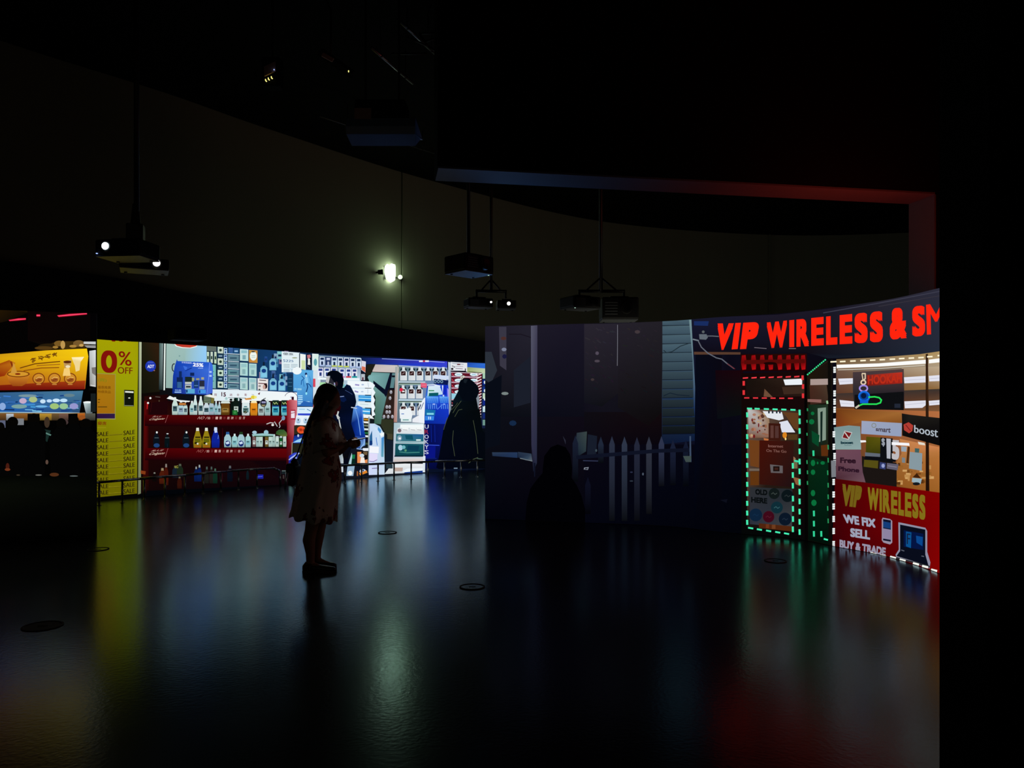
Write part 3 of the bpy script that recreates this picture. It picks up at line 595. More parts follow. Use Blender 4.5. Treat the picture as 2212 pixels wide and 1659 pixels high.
for k, (pts, ty) in enumerate(([[(312, 896), (628, 898.5), (628, 914), (312, 913)], 903], [[(313, 968), (628, 969), (628, 988), (313, 987)], 974.5])):
    with B.part('shelf', 'bright red shelf front'):
        B.Q(pts, [(74, 2, 5), (96, 3, 8), (80, 2, 7), (44, 1, 4)]); B.Q([pts[3], pts[2], (628, pts[2][1] + 8), (312, pts[3][1] + 7)], [(48, 2, 6), (60, 3, 8), (20, 2, 6), (22, 2, 6)])
        B.L([(362, pts[0][1] + .5), (356, pts[3][1])], .8, (160, 90, 90))
        with B.part('lettering', 'white script word with characters above'):
            B.T('Colgate', [(322, ty + (1 if k == 0 else 3)), (355, ty - (1 if k == 0 else -1.5)), (354, ty + (4.5 if k == 0 else 8)), (321, ty + (6 if k == 0 else 10))], (200, 170, 150), .02, .25); B.T('黑人牙', [(330, ty - 5), (348, ty - 4.6), (347, ty - 1.6), (329, ty - 1.4)] if k == 0 else [(327, ty - 2.6), (352, ty - 4), (352, ty + 0), (327, ty + .8)], (180, 140, 130), .02, .2)
        with B.part('lettering', 'small white shelf slogan'):
            x = 428 if k == 0 else 426
            B.T('NO 1', [(x, ty - 3.5), (x + 18, ty - 3), (x + 17, ty + 3), (x - 1, ty + 2.5)], (196, 150, 146) if k == 0 else (150, 80, 76), .0, .2)
            for i_, ch in enumerate('由牙一醫推薦牌最信牙'):
                if i_ % 3 == 1: c_ = (120, 50, 50)
                else: c_ = (206, 168, 160)
                xx = x + 20 + i_ * 8.4; B.T(ch, [(xx, ty - 3), (xx + 5.2, ty - 2.9), (xx + 5, ty + 2.8), (xx - .2, ty + 2.7)], c_, .015, .1)
def bottle(x, y, w_, h_, body, cap, lab=None, neck=.34, name='bottle', label=None, capw=.34):
    with B.part(name, label):
        B.Q([(x - w_ * .18, y - h_ * .86), (x + w_ * .18, y - h_ * .86), (x + w_ * .46, y - h_ * (1 - neck) + h_ * .06), (x + w_ * .5, y - h_ * .3), (x + w_ * .46, y), (x - w_ * .46, y), (x - w_ * .5, y - h_ * .3), (x - w_ * .46, y - h_ * (1 - neck) + h_ * .06)], [body] * 4 + [tuple(v * .8 for v in body)] * 2 + [body] * 2)
        with B.part('cap'): B.Q([(x - w_ * capw / 2, y - h_), (x + w_ * capw / 2, y - h_), (x + w_ * capw * .6, y - h_ * .84), (x - w_ * capw * .6, y - h_ * .84)], cap)
        if lab:
            with B.part('label'): B.R(x - w_ * .36, y - h_ * .5, x + w_ * .36, y - h_ * .2, lab); B.R(x - w_ * .26, y - h_ * .44, x + w_ * .2, y - h_ * .36, tuple(v * .5 for v in lab))
W1 = (192, 216, 218)
with B.part('tray', 'white dish lying on the top shelf'): B.Q([(359, 861), (366, 855), (385, 864), (410, 866), (408, 868.5), (390, 868), (372, 864)], (236, 240, 240))
for (x, w_, h_, c) in [(377, 13, 38, (200, 222, 214)), (390, 13, 30, (176, 206, 214)), (400, 9, 28, (190, 214, 210)), (414, 11, 30, (190, 214, 208)), (421, 9, 42, (206, 226, 224)), (433, 11, 40, (210, 228, 226)), (445, 13, 30, (200, 214, 222)), (456, 12, 34, (170, 190, 206)), (466, 8, 30, (160, 196, 204)), (473, 7, 28, (176, 206, 214))]:
    bottle(x, 896, w_, h_, c, (228, 236, 236), rnd.choice([(120, 170, 180), (60, 90, 100), (90, 110, 120), (130, 150, 170)]), name='bottle')
with B.part('sponge', 'orange bar in front of the white bottles'): B.R(384, 869.5, 402, 876, (30, 20, 14)); B.R(386, 870.5, 400.5, 875, (196, 124, 60))
with B.part('folded_cloth', 'green-grey folded stack'):
    B.Q([(439, 855), (462, 856), (462, 872), (438, 870)], (60, 74, 58))
    for y in (857, 861, 865, 869): B.Q([(440, y), (454, y + .5), (454, y + 2), (440, y + 1.6)], (140, 158, 134))
    B.Q([(455, 858), (461, 857), (461, 871), (455, 871)], (118, 110, 50)); B.Q([(440, 855), (452, 852), (468, 857), (462, 860)], (236, 236, 228))
bottle(486, 896.5, 19, 30, (104, 66, 18), (214, 226, 220), (150, 120, 60), .1, capw=.9, label='brown bottle')
bottle(503, 897, 12, 36, (10, 20, 16), (200, 216, 210), None, .2); bottle(509, 897, 13, 38, (14, 26, 20), (20, 60, 50), (190, 206, 196), .14, capw=.6)
with B.part('label', 'green label'): B.R(501, 886, 512, 896.5, (30, 104, 44)); B.E(506.5, 891, 3, 3, (60, 140, 70))
bottle(517, 897, 7, 38, (10, 22, 26), (60, 110, 110)); bottle(530, 897.5, 17, 33, (216, 230, 232), (240, 244, 244), (90, 130, 130), .05, capw=.9)
with B.part('leaf_mark', 'black leaf drawing on a white bottle'): B.E(529, 890, 4, 3, (40, 50, 30)); B.L([(526, 893), (532, 888)], 1, (150, 160, 140)); B.R(526, 877.5, 533, 879.5, (20, 100, 110))
bottle(547.5, 897.5, 15.5, 32, (226, 140, 30), (246, 232, 180), (206, 118, 20), .06, capw=.7, label='orange bottle')
with B.part('flower', 'yellow paper flower on the orange bottle'): B.E(546, 858, 5, 4, (224, 206, 60)); B.Q([(527, 861), (541, 859), (543, 863), (530, 864)], (210, 140, 60)); B.E(551, 858, 3, 3, (240, 230, 120))
bottle(563, 897.5, 13, 30, (186, 208, 206), (214, 228, 226), (120, 130, 130), .1); bottle(577, 897.5, 13, 34, (176, 204, 206), (200, 216, 216), (130, 170, 170), .1)
with B.part('round_tag', 'round black hanging tag'): B.E(568, 871, 7, 8.5, (20, 20, 36)); B.R(564, 867, 573, 871, (150, 150, 190)); B.Q([(563, 874), (573, 874), (570, 878), (566, 878)], (150, 140, 100)); B.L([(568, 862), (573, 860)], 1.4, (20, 20, 30))
for x in (594.5, 614): 
    bottle(x, 897.5, 15, 33, (110, 200, 210), (22, 46, 36), (30, 120, 150), .05, capw=.9)
    with B.part('cap', 'green patterned top'): B.R(x - 7, 867, x + 7, 877, (18, 40, 26)); B.L([(x - 5, 869), (x - 2, 873), (x + 1, 869), (x + 4, 873)], 1.5, (170, 190, 120)); B.R(x - 7, 876, x + 7, 878.5, (20, 50, 130))
with B.part('shelf_clips', 'dark clips hanging over the black bottles'):
    for x in (498, 507, 519): B.E(x, 863.5, 3, 2.4, (8, 12, 12))
    B.L([(492, 859), (530, 860)], 1, (30, 50, 50)); B.E(488, 861, 3, 3, (170, 206, 206))
# middle shelf
for x, h_, w_, c in ((337, 36, 14, (8, 16, 26)), (360, 32, 11, (6, 18, 22)), (401, 38, 15, (8, 18, 26))):
    bottle(x, 967, w_, h_, c, (14, 20, 26), None, .34, label='nearly black bottle')
    with B.part('label', 'dim blue label'): B.E(x + .5, 962, 6.5 if w_ > 12 else 0.1, 4.5, (30, 66, 120)); B.R(x - 4, 945, x + 5, 946.5, (80, 96, 100))
    with B.part('highlight'): B.E(x + 1, 934 if w_ > 12 else 937, 2 if w_ > 12 else 2.5, 2.3 if w_ > 12 else 1, (226, 232, 232))
for x in (426, 445):
    bottle(x, 967, 18.5, 43, (146, 124, 18), (216, 220, 206), None, .5, capw=.3, label='yellow squeeze bottle')
    with B.part('label', 'dark printed label'): B.R(x - 5, 943, x + 6, 946, (40, 34, 8)); B.R(x - 6, 948, x + 6, 955, (96, 96, 14)); B.E(x - 3, 957, 4, 2, (20, 16, 6)); B.E(x, 958.5, 2, 2, (226, 220, 200)); B.R(x - 7, 962, x + 7, 966.5, (150, 90, 20))
bottle(465, 967, 17.5, 44, (14, 34, 150), (206, 220, 246), None, .44, capw=.34, label='deep blue bottle')
with B.part('label', 'pale drip mark'): B.Q([(462, 928), (467, 928), (469, 934), (463, 935)], (200, 216, 246)); B.L([(471, 940), (470, 948)], 1, (120, 150, 230))
with B.part('rack_divider'): B.R(479, 925, 481, 968, (50, 4, 10))
for x, cp in ((491, (40, 90, 150)), (520, (30, 60, 30))):
    bottle(x, 966, 16, 33, (160, 196, 204), cp, None, .3, capw=.4)
    with B.part('label', 'round blue label'): B.E(x, 958, 5.5, 6.5, (20, 40, 110)); B.Q([(x - 5, 956), (x + 2, 953), (x + 4, 958), (x - 2, 960)], (200, 220, 240))
for x in (506, 535): bottle(x, 966, 12, 29, (160, 206, 206), (210, 226, 226), (120, 180, 190), .2, capw=.3)
for (x, c) in [(548, (120, 90, 90)), (556, (170, 200, 196)), (563, (190, 214, 204)), (575, (110, 90, 40)), (583, (190, 214, 206)), (590, (170, 196, 190)), (598, (200, 220, 210)), (606, (20, 90, 40)), (614, (190, 206, 196))]:
    bottle(x, 965, 7.5 if x != 606 else 6, 27 if x < 594 else 23, c, (190, 206, 206), (200, 210, 206) if c[1] < 100 else (150, 180, 176), .1, capw=.8)
with B.part('bow_ribbon', 'pale bow lying over the small bottles'): B.E(549, 934, 5, 3.6, (160, 196, 214)); B.E(574, 934, 5, 5, (150, 196, 210)); B.Q([(543, 938), (566, 936), (590, 938), (590, 942), (545, 942)], (150, 196, 196)); B.R(548, 941.5, 589, 943.5, (24, 60, 30))
with B.part('green_pouch', 'green pouch on the small bottles'): B.Q([(596, 932), (602, 928), (612, 928), (618, 934), (620, 942), (612, 943), (595, 938)], [(40, 80, 40), (60, 100, 50), (50, 90, 44), (70, 100, 50), (100, 110, 50), (120, 130, 60), (50, 90, 40)])
with B.part('wire_hook', 'bent pale wire over the shelf'): B.L([(592, 911), (598, 921)], 1.6, (196, 200, 200)); B.L([(611, 903), (606, 909), (602, 914), (604, 921), (602, 924)], 1.6, (190, 196, 200)); B.E(611, 903, 3.8, 5, (110, 150, 180)); B.L([(575, 916), (583, 913), (590, 914)], 1.8, (206, 206, 206)); B.E(588, 918, 3, 2.4, (230, 230, 226))
# lowest shelf, dim
for (x, y, w_, h_, c, cp) in [(333, 1040, 10, 20, (20, 10, 8), (150, 150, 140)), (350, 1045, 14, 34, (120, 40, 16), (180, 160, 120)), (358, 1048, 10, 46, (110, 30, 14), (160, 150, 140)), (378, 1032, 14, 26, (30, 50, 70), (120, 120, 70)), (388, 1030, 14, 28, (40, 60, 40), (100, 110, 90)), (387, 1055, 10, 26, (80, 24, 12), (120, 110, 90)), (423, 1040, 9, 32, (10, 40, 120), (170, 180, 180)), (430, 1040, 9, 36, (12, 44, 130), (190, 200, 200)), (446, 1044, 9, 36, (40, 40, 34), (90, 110, 104)), (456, 1044, 9, 36, (50, 40, 36), (90, 110, 104)), (464, 1044, 10, 32, (20, 70, 50), (80, 120, 100)), (496, 1040, 12, 34, (10, 20, 40), (110, 116, 120)), (534, 1036, 6, 22, (16, 40, 50), (20, 50, 60)), (478, 1040, 5, 24, (60, 10, 20), (50, 10, 20))]:
    bottle(x, y, w_, h_, tuple(v * .62 for v in c), tuple(v * .8 for v in cp), None, .3)
with B.part('carton', 'small orange carton at the rack foot'): B.Q([(303, 1016), (314, 1018), (313, 1025), (303, 1023)], (130, 56, 20))
with B.part('price_tag', 'small blue tag'): B.R(554, 1025, 568, 1034, (24, 30, 150)); B.L([(556, 1030), (566, 1029)], 1, (100, 110, 220))
with B.part('lettering', 'faint yellow letters'): B.T('LG', [(377, 1006), (384, 1005), (384, 1011), (377, 1011)], (160, 160, 60), .02)
with B.part('carton', 'small grey carton beside the post'): B.R(608, 1016, 617, 1020, (90, 104, 104)); B.R(607, 1018, 617, 1024, (20, 30, 34)); B.R(610, 1026, 613, 1034, (60, 50, 50))
with B.part('rack_post', 'pinkish red end post of the rack'):
    B.Q([(618, 866), (626, 863), (641, 865), (640, 905), (633, 945), (629, 980), (621, 1010), (617, 1010), (619, 940)], [(150, 10, 20), (206, 90, 100), (226, 130, 140), (206, 110, 124), (160, 50, 60), (90, 20, 30), (30, 6, 16), (30, 6, 12), (110, 6, 16)])
    with B.part('label', 'white sticker'): B.R(626, 885, 637, 907, (170, 50, 70)); B.R(627.5, 888, 635.5, 903, (236, 226, 236)); B.L([(627, 893), (636, 891)], 1.4, (150, 50, 70))
# goods between rack post and the man
with B.part('carton', 'white and blue carton beside the post'):
    B.Q([(642, 879), (676, 879), (675, 898), (641, 897)], (214, 236, 250)); B.L([(646, 884), (658, 884)], 1.4, (120, 190, 230)); B.Q([(643, 893), (672, 893), (671, 897.5), (643, 897.5)], (50, 70, 200)); B.L([(663, 884), (671, 888)], 1.5, (60, 130, 180))
with B.part('carton', 'white carton with two oval prints'):
    B.Q([(639, 897), (672, 898), (664, 919), (635, 918)], (232, 242, 250))
    for x in (643, 659): B.E(x, 909, 5.5, 7, (190, 214, 234)); B.E(x, 907, 1.6, 1.6, (20, 30, 60)); B.R(x - 3, 911, x + 3, 912.6, (110, 150, 190))
with B.part('carton', 'olive brown carton'): B.Q([(634, 919), (676, 920), (676, 936), (634, 938)], (44, 40, 28)); B.Q([(630, 958), (676, 958), (676, 980), (630, 982)], (34, 34, 22)); B.L([(630, 956), (629, 984)], 1.5, (150, 150, 130))
with B.part('price_tag', 'orange starburst price tag'): B.E(649.5, 928.5, 9.5, 8, (232, 84, 40), 11); B.T('9H', [(645, 925.5), (655.5, 925.5), (655, 932), (645, 932)], (140, 30, 16), .03)
with B.part('shoe_box', 'blue tub with a white sheet'): B.Q([(634, 941), (656, 938), (660, 958), (632, 957)], [(20, 40, 130), (20, 30, 110), (14, 24, 90), (30, 80, 190)]); B.Q([(631, 956), (641, 950), (651, 946), (651, 955)], (150, 206, 240)); B.E(643, 941, 2, 3, (190, 200, 226)); B.L([(651, 952), (655, 946)], 1.5, (180, 200, 230))
with B.part('plastic_bag', 'blue printed plastic bag'):
    B.Q([(623, 985), (634, 978), (645, 977), (640, 992), (630, 1006), (622, 1010)], [(30, 50, 190), (50, 70, 210), (70, 90, 220), (20, 30, 120), (14, 20, 80), (16, 24, 110)]); B.L([(623, 993), (633, 986), (645, 979)], 2, (190, 206, 246)); B.L([(626, 989), (640, 980)], 1.4, (140, 160, 240)); B.E(638, 989, 2.4, 1.6, (150, 170, 236))
with B.part('cup', 'pale cup at the foot'): B.Q([(624, 1017), (634, 1021), (628, 1037), (623, 1038)], (120, 150, 140))
# shelves behind the man
with B.part('pharmacy_shelf', 'brightly lit shelf wall behind the man'):
    B.Q([(688, 766), (779, 772), (779, 826), (800, 826), (800, 960), (690, 960)], [(30, 60, 110), (30, 50, 120), (200, 226, 240), (190, 216, 236), (120, 150, 170), (190, 206, 220)])
    B.R(676, 800, 692, 900, (214, 226, 234)); B.Q([(688, 768), (779, 773), (779, 774.2), (688, 769.4)], (150, 180, 190))
    B.Q([(686, 815), (776, 817), (776, 822), (686, 820)], (236, 246, 250)); B.R(676, 818, 681, 836, (214, 70, 90)); B.R(676, 862, 683, 884, (220, 90, 84))
    for i in range(14): B.R(rnd.uniform(688, 745), rnd.uniform(823, 838), rnd.uniform(700, 748), rnd.uniform(839, 846), jit((150, 180, 200), 50))
# header strip and doorway
with B.part('shop_fascia', 'blue illuminated strip over the doorway'):
    B.Q([(780, 772), (860, 775), (966, 781), (966, 794), (860, 790), (800, 786), (780, 788)], [(14, 30, 70), (20, 60, 190), (60, 60, 214), (50, 70, 200), (16, 60, 190), (14, 40, 110), (10, 24, 60)]); B.L([(825, 775), (900, 778.5), (960, 783)], 1, (170, 190, 240)); B.R(905, 778.5, 926, 782, (240, 240, 246)); B.R(913, 778.5, 918, 782, (200, 60, 70))
    B.Q([(806, 787), (860, 789), (966, 794), (966, 800), (860, 797), (806, 790)], [(120, 140, 150), (220, 230, 234), (150, 170, 226), (120, 140, 170), (150, 176, 176), (110, 130, 130)])
with B.part('doorway', 'pale green doorway with dark frame lines'):
    B.R(788, 788, 860, 1012, (16, 22, 26)); B.Q([(806, 787), (859, 789), (858, 805), (804, 803)], [(190, 180, 176), (206, 200, 196), (196, 190, 186), (206, 190, 186)])
    B.Q([(800, 804), (842, 806), (835, 850), (828, 917), (808, 915), (811, 860), (794, 815)], [(110, 156, 152), (96, 144, 144), (96, 140, 140), (70, 110, 96), (60, 100, 84), (90, 130, 116), (130, 180, 180)])
    B.Q([(847, 806), (854, 806), (850, 840), (842, 838)], (90, 130, 136)); B.Q([(793, 788), (811, 786), (800, 810), (790, 812)], (30, 30, 22)); B.Q([(806, 822), (836, 845), (828, 851), (806, 832)], (8, 16, 36))
    B.Q([(842, 806), (847, 806), (839, 842), (833, 858), (828, 850)], (12, 16, 36)); B.R(846, 811, 856, 815, (12, 14, 26)); B.R(841, 838, 852, 843, (12, 12, 24))
with B.part('hanging_rack', 'brown hanging rack of small packs in the doorway'):
    B.Q([(838, 842), (853, 842), (851, 905), (824, 903), (832, 868)], [(40, 30, 26), (40, 26, 22), (50, 34, 30), (46, 34, 32), (50, 40, 34)])
    for (x, y) in ((844, 847), (842, 860), (835, 879), (841, 879), (835, 890), (841, 890), (829, 900), (838, 900), (847, 900)): B.E(x, y, 3, 4, (150, 150, 160)); B.E(x + .5, y - 2, 1.2, 1.5, (206, 206, 214))
    B.Q([(824, 905), (849, 906), (848, 950), (832, 936), (822, 918)], (46, 50, 34)); B.Q([(833, 950), (849, 952), (848, 998), (832, 998)], (18, 28, 44)); B.L([(832, 938), (848, 950)], 1, (10, 12, 10)); B.Q([(836, 936), (848, 938), (847, 950), (836, 948)], (66, 62, 44))
for i in range(7):
    x = 690 + i * 13.2; dk = i == 1
    pack(x, 770.5 + i * .5, x + 11, 790 + i * .6, (30, 50, 100) if dk else (206, 222, 240), ('t', (190, 200, 226) if dk else (30, 50, 90)), 'carton')
    with B.part('stripe', 'green foot stripe'): B.R(x, 788 + i * .6, x + 11, 791 + i * .6, (190, 206, 90) if i > 1 and i < 5 else (170, 190, 230))
for i, (x, c) in enumerate(((686, (206, 130, 190)), (700, (214, 60, 70)), (715, (120, 190, 170)))): pack(x, 794, x + 12, 814, (230, 232, 246), ('t', (50, 70, 140)), 'carton'); 
for i, (x, c) in enumerate(((733, (206, 120, 190)), (747, (206, 70, 80)), (760, (20, 150, 150)))):
    pack(x, 796, x + 11, 815.5, (228, 230, 246), ('t', (40, 60, 130)), 'carton')
    with B.part('stripe'): B.R(x, 812.5, x + 11, 816, c)
with B.part('carton', 'carton with an orange panel'): B.Q([(781, 779), (790, 781), (789, 805), (780, 799)], (214, 214, 226)); B.Q([(781, 791), (789, 793), (789, 804), (781, 799)], (214, 110, 80)); B.R(780, 808, 788, 821, (180, 190, 200)); B.R(782, 815, 785, 821, (90, 30, 50))
with B.part('tissue_pack', 'big white pack with faint blue print'): B.Q([(750, 822), (798, 824), (806, 828), (806, 838), (750, 837)], (240, 248, 252)); B.L([(767, 831), (775, 832)], 3, (150, 140, 200)); B.E(783, 831, 3, 1.6, (170, 190, 220)); B.L([(794, 826), (796, 836)], .8, (160, 180, 200))
with B.part('tissue_pack', 'second white pack with faint blue print'): B.Q([(760, 839), (802, 839), (801, 853), (762, 852)], (236, 246, 252)); B.L([(766, 845), (773, 847)], 3, (150, 140, 200)); B.E(782, 846, 3, 1.4, (180, 196, 220)); B.L([(794, 841), (794, 850)], .8, (160, 180, 200))
with B.part('blue_pack', 'striped blue pack'): B.Q([(774, 853.5), (806, 855), (805, 867), (774, 866)], (40, 140, 216)); B.L([(775, 860), (804, 861.5)], 2, (170, 230, 250)); B.L([(776, 856), (804, 857)], 1.6, (110, 196, 240))
with B.part('white_pack'): B.Q([(772, 868), (802, 869), (802, 881), (772, 880)], (226, 240, 244)); B.L([(778, 873), (795, 874)], 1, (170, 200, 210))
with B.part('blue_pack', 'lower striped blue pack'): B.Q([(780, 882), (800, 883), (799, 895), (782, 894)], (60, 160, 226)); B.L([(782, 888), (798, 889)], 2.4, (210, 240, 252))
with B.part('white_pack'): B.Q([(783, 895), (800, 896), (808, 905), (784, 902)], (240, 244, 244))
with B.part('plastic_wrap', 'crinkled bright plastic edge'):
    pts = [(802, 826)]; 
    for i in range(9): pts += [(810 - (i % 2) * 4 + rnd.uniform(-1, 1), 832 + i * 8)]
    B.Q(pts + [(803, 900), (801, 870)], (238, 246, 252))
for (y, c) in ((904, (196, 134, 30)), (910, (236, 236, 230)), (917, (120, 130, 110)), (925, (220, 230, 226)), (933, (30, 110, 60)), (940, (230, 236, 240)), (948, (10, 16, 50)), (956, (60, 80, 60)), (971, (236, 240, 246))):
    with B.part('small_carton'): B.R(785, y - 1, 796, y + 7, (14, 20, 20)); B.Q([(784, y), (795, y + .6), (795, y + 4.6), (786, y + 4)], c)
with B.part('shelf_post'): B.Q([(795, 900), (798, 900), (797, 1022), (794, 1022)], (150, 164, 170))
with B.part('poster', 'orange poster with a penguin-like white bird picture'):
    B.Q([(768, 974), (795, 974), (794, 1001), (768, 1001)], (20, 14, 14)); B.Q([(771, 976), (780, 976), (778, 986), (786, 994), (793, 992), (793, 1000), (771, 1000)], (232, 140, 80)); B.E(781, 984, 5, 4, (206, 220, 230)); B.Q([(779, 988), (786, 988), (788, 1000), (777, 1000)], (246, 236, 226)); B.Q([(783, 976), (793, 976), (792, 983), (786, 982)], (110, 90, 60))
with B.part('carton', 'orange and white carton at the floor'): B.R(768, 1004, 795, 1028, (14, 18, 30)); B.E(783, 1018, 7, 5, (206, 214, 226)); B.Q([(775, 1022), (791, 1016), (793, 1021), (777, 1027)], (222, 130, 40)); B.E(784, 1016, 1.6, 2.4, (30, 60, 120)); B.R(770, 1018, 773, 1028, (150, 90, 50))
with B.part('green_bottle'): B.Q([(759, 982), (767, 982), (766, 991), (759, 991)], (20, 120, 70)); B.R(759, 991, 767, 1006, (8, 40, 30))
with B.part('display_stand', 'tall pale blue curved display stand'):
    B.Q([(798, 915), (808, 915), (820, 921), (829, 937), (830, 1000), (830, 1025), (796, 1026)], [(200, 220, 246), (206, 220, 246), (170, 206, 236), (210, 230, 246), (190, 216, 240), (196, 216, 236), (206, 214, 250)])
    B.Q([(816, 922), (823, 929), (821, 937), (815, 928)], (80, 150, 210)); B.Q([(820, 936), (829, 934), (829, 940), (822, 943)], (244, 250, 250)); B.Q([(823, 946), (829, 943), (828, 987), (823, 987)], [(80, 150, 220), (60, 130, 200), (110, 170, 190), (90, 160, 180)])
    B.Q([(798, 942), (803, 930), (804, 960), (797, 962)], (40, 100, 150)); B.R(798, 952, 803, 962, (14, 50, 120)); B.L([(812, 945), (814, 962)], 1.4, (60, 120, 210)); B.L([(820, 940), (822, 985)], 1, (150, 190, 230))
    B.Q([(798, 964), (818, 965), (817, 979), (797, 978)], (244, 246, 252)); B.Q([(797, 979), (815, 980), (814, 995), (797, 996)], (226, 220, 250)); B.L([(797, 996), (806, 997), (814, 993)], 1.2, (110, 80, 150)); B.L([(803, 1012), (814, 1011)], 1.4, (90, 50, 130))
    B.R(797, 1003, 829, 1005, (150, 160, 200))
with B.part('cabinet_post', 'pale post of the bottle cabinet'): B.Q([(853.5, 792), (861, 792), (859, 912), (850, 912)], [(150, 166, 166), (190, 186, 180), (190, 150, 140), (170, 120, 110)]); B.Q([(859.5, 806), (861, 806), (859, 912), (857, 912)], (190, 220, 236))
# bottle cabinet
with B.part('bottle_cabinet', 'glazed cabinet of white bottles'):
    B.Q([(861, 793), (968, 799), (972, 860), (920, 915), (857, 913)], [(90, 116, 116), (110, 130, 160), (120, 150, 210), (180, 190, 200), (90, 110, 124)])
    for (y, c) in ((823, (180, 200, 210)), (862, (180, 206, 220))): B.Q([(861, y), (918, y + 1), (918, y + 4.5), (860, y + 4)], c); B.R(861, y + 4.4, 918, y + 6, (10, 24, 24)); B.Q([(861, y + 6), (918, y + 6), (918, y + 8), (861, y + 8)], (160, 190, 170))
for (row, y, xs) in ((0, 822, (871, 889, 906, 924, 940, 957)), (1, 861, (870, 888, 905)), (2, 897, (871, 889, 907))):
    for i, x in enumerate(xs):
        with B.part('bottle', 'white bottle with a dark square label'):
            hh = 29 if row < 2 else 28; wd = 15 if x < 920 else 13
            B.E(x, y - hh + 6, 7, 5, (16, 40, 50)); B.R(x - 3, y - hh, x + 3, y - hh + 7, (214, 222, 226))
            B.Q([(x - 3, y - hh + 6), (x + 3, y - hh + 6), (x + wd / 2, y - hh + 11), (x + wd / 2, y), (x - wd / 2, y), (x - wd / 2, y - hh + 11)], [(206, 216, 220)] * 2 + [(224, 228, 230)] * 2 + [(206, 214, 220)] * 2)
            with B.part('label'): B.R(x - 5.5, y - hh + 9, x + 4.5, y - hh + 18, (50, 22, 24)); B.L([(x - 3, y - hh + 15), (x + 2, y - hh + 12)], 1.4, (160, 140, 140))
with B.part('tag', 'red tag'): B.E(866, 842, 4, 4, (214, 40, 70)); B.R(868, 844, 873, 847, (236, 240, 240))
with B.part('tag', 'pink square tag'): B.Q([(908, 827), (921, 828), (921, 838), (909, 837)], (226, 90, 120)); B.L([(911, 832), (919, 832)], 1.2, (240, 140, 160))
with B.part('white_goods', 'white wrapped goods in the lower cabinet'): B.Q([(862, 884), (873, 884), (886, 880), (890, 896), (888, 905), (863, 904)], (236, 242, 246)); B.R(866, 893, 872, 895, (110, 140, 200)); B.Q([(865, 904), (888, 904), (888, 911), (865, 911)], (226, 240, 240)); B.R(869, 906, 882, 908, (90, 150, 150)); B.Q([(890, 905), (902, 898), (918, 896), (925, 915), (890, 912)], (236, 238, 244))
with B.part('open_cloth', 'white cloth strips hanging in front of the cabinet'): B.Q([(903, 880), (915, 860), (921, 858), (921, 915), (905, 913)], (236, 242, 250)); B.L([(908, 874), (904, 884)], 2.2, (40, 60, 90)); B.L([(914, 870), (908, 884)], 1.6, (90, 110, 140))
with B.part('glass_counter', 'teal lit glass counter'):
    B.Q([(850, 913), (915, 915), (916, 1000), (848, 1001)], [(170, 196, 206), (226, 240, 244), (200, 210, 220), (196, 196, 214)]); B.Q([(864, 917), (914, 918), (914, 924), (863, 924)], (244, 250, 250)); B.Q([(858, 924), (914, 925), (914, 936), (856, 936)], (220, 226, 230))
    B.E(862, 930, 4, 4, (120, 100, 110)); 
    for x in (874, 891, 905): B.R(x - 6, 922.5, x + 7, 930, (244, 248, 248)); B.L([(x - 5, 928), (x + 5, 929)], 1, (130, 130, 140))
    B.Q([(855, 937), (914, 938), (914, 954), (854, 953)], [(40, 110, 120), (30, 90, 150), (30, 110, 120), (60, 120, 130)]); B.Q([(874, 940), (890, 940), (892, 950), (876, 949)], (14, 80, 100)); B.E(862, 946, 5, 6, (130, 160, 180)); B.R(860, 945, 865, 949, (236, 244, 246)); B.L([(855, 955), (914, 957)], 2, (120, 170, 176)); B.R(898, 949, 908, 952, (220, 240, 240))
    B.Q([(853, 958), (914, 959), (914, 984), (852, 984)], [(20, 84, 96), (14, 84, 100), (10, 60, 74), (16, 70, 80)]); B.E(864, 967, 5, 6, (170, 206, 226)); B.E(871, 966, 4, 4, (110, 180, 190)); B.L([(862, 976), (878, 978), (905, 977)], 2.2, (60, 130, 124)); B.E(875, 973, 2.5, 2.5, (90, 150, 110)); B.Q([(880, 962), (905, 963), (902, 974), (878, 972)], (10, 60, 84)); B.R(851, 984, 914, 986.5, (6, 30, 44))
    B.Q([(850, 988), (915, 990), (915, 1000), (849, 999)], [(206, 210, 214), (220, 216, 216), (206, 186, 178), (206, 184, 176)])
with B.part('counter_foot', 'pinkish counter foot above the floor'): B.Q([(848, 1001), (916, 1002), (918, 1020), (830, 1024)], [(236, 240, 240), (240, 240, 244), (200, 206, 214), (214, 220, 224)]); B.Q([(851, 1010), (870, 1010), (869, 1018), (851, 1018)], (190, 166, 156)); B.Q([(868, 1018), (880, 1012), (916, 1011), (916, 1018), (878, 1021)], (236, 244, 250)); B.Q([(874, 1020), (916, 1016), (914, 1021), (872, 1022)], (24, 60, 140)); B.R(834, 1003, 848, 1012, (40, 60, 70))
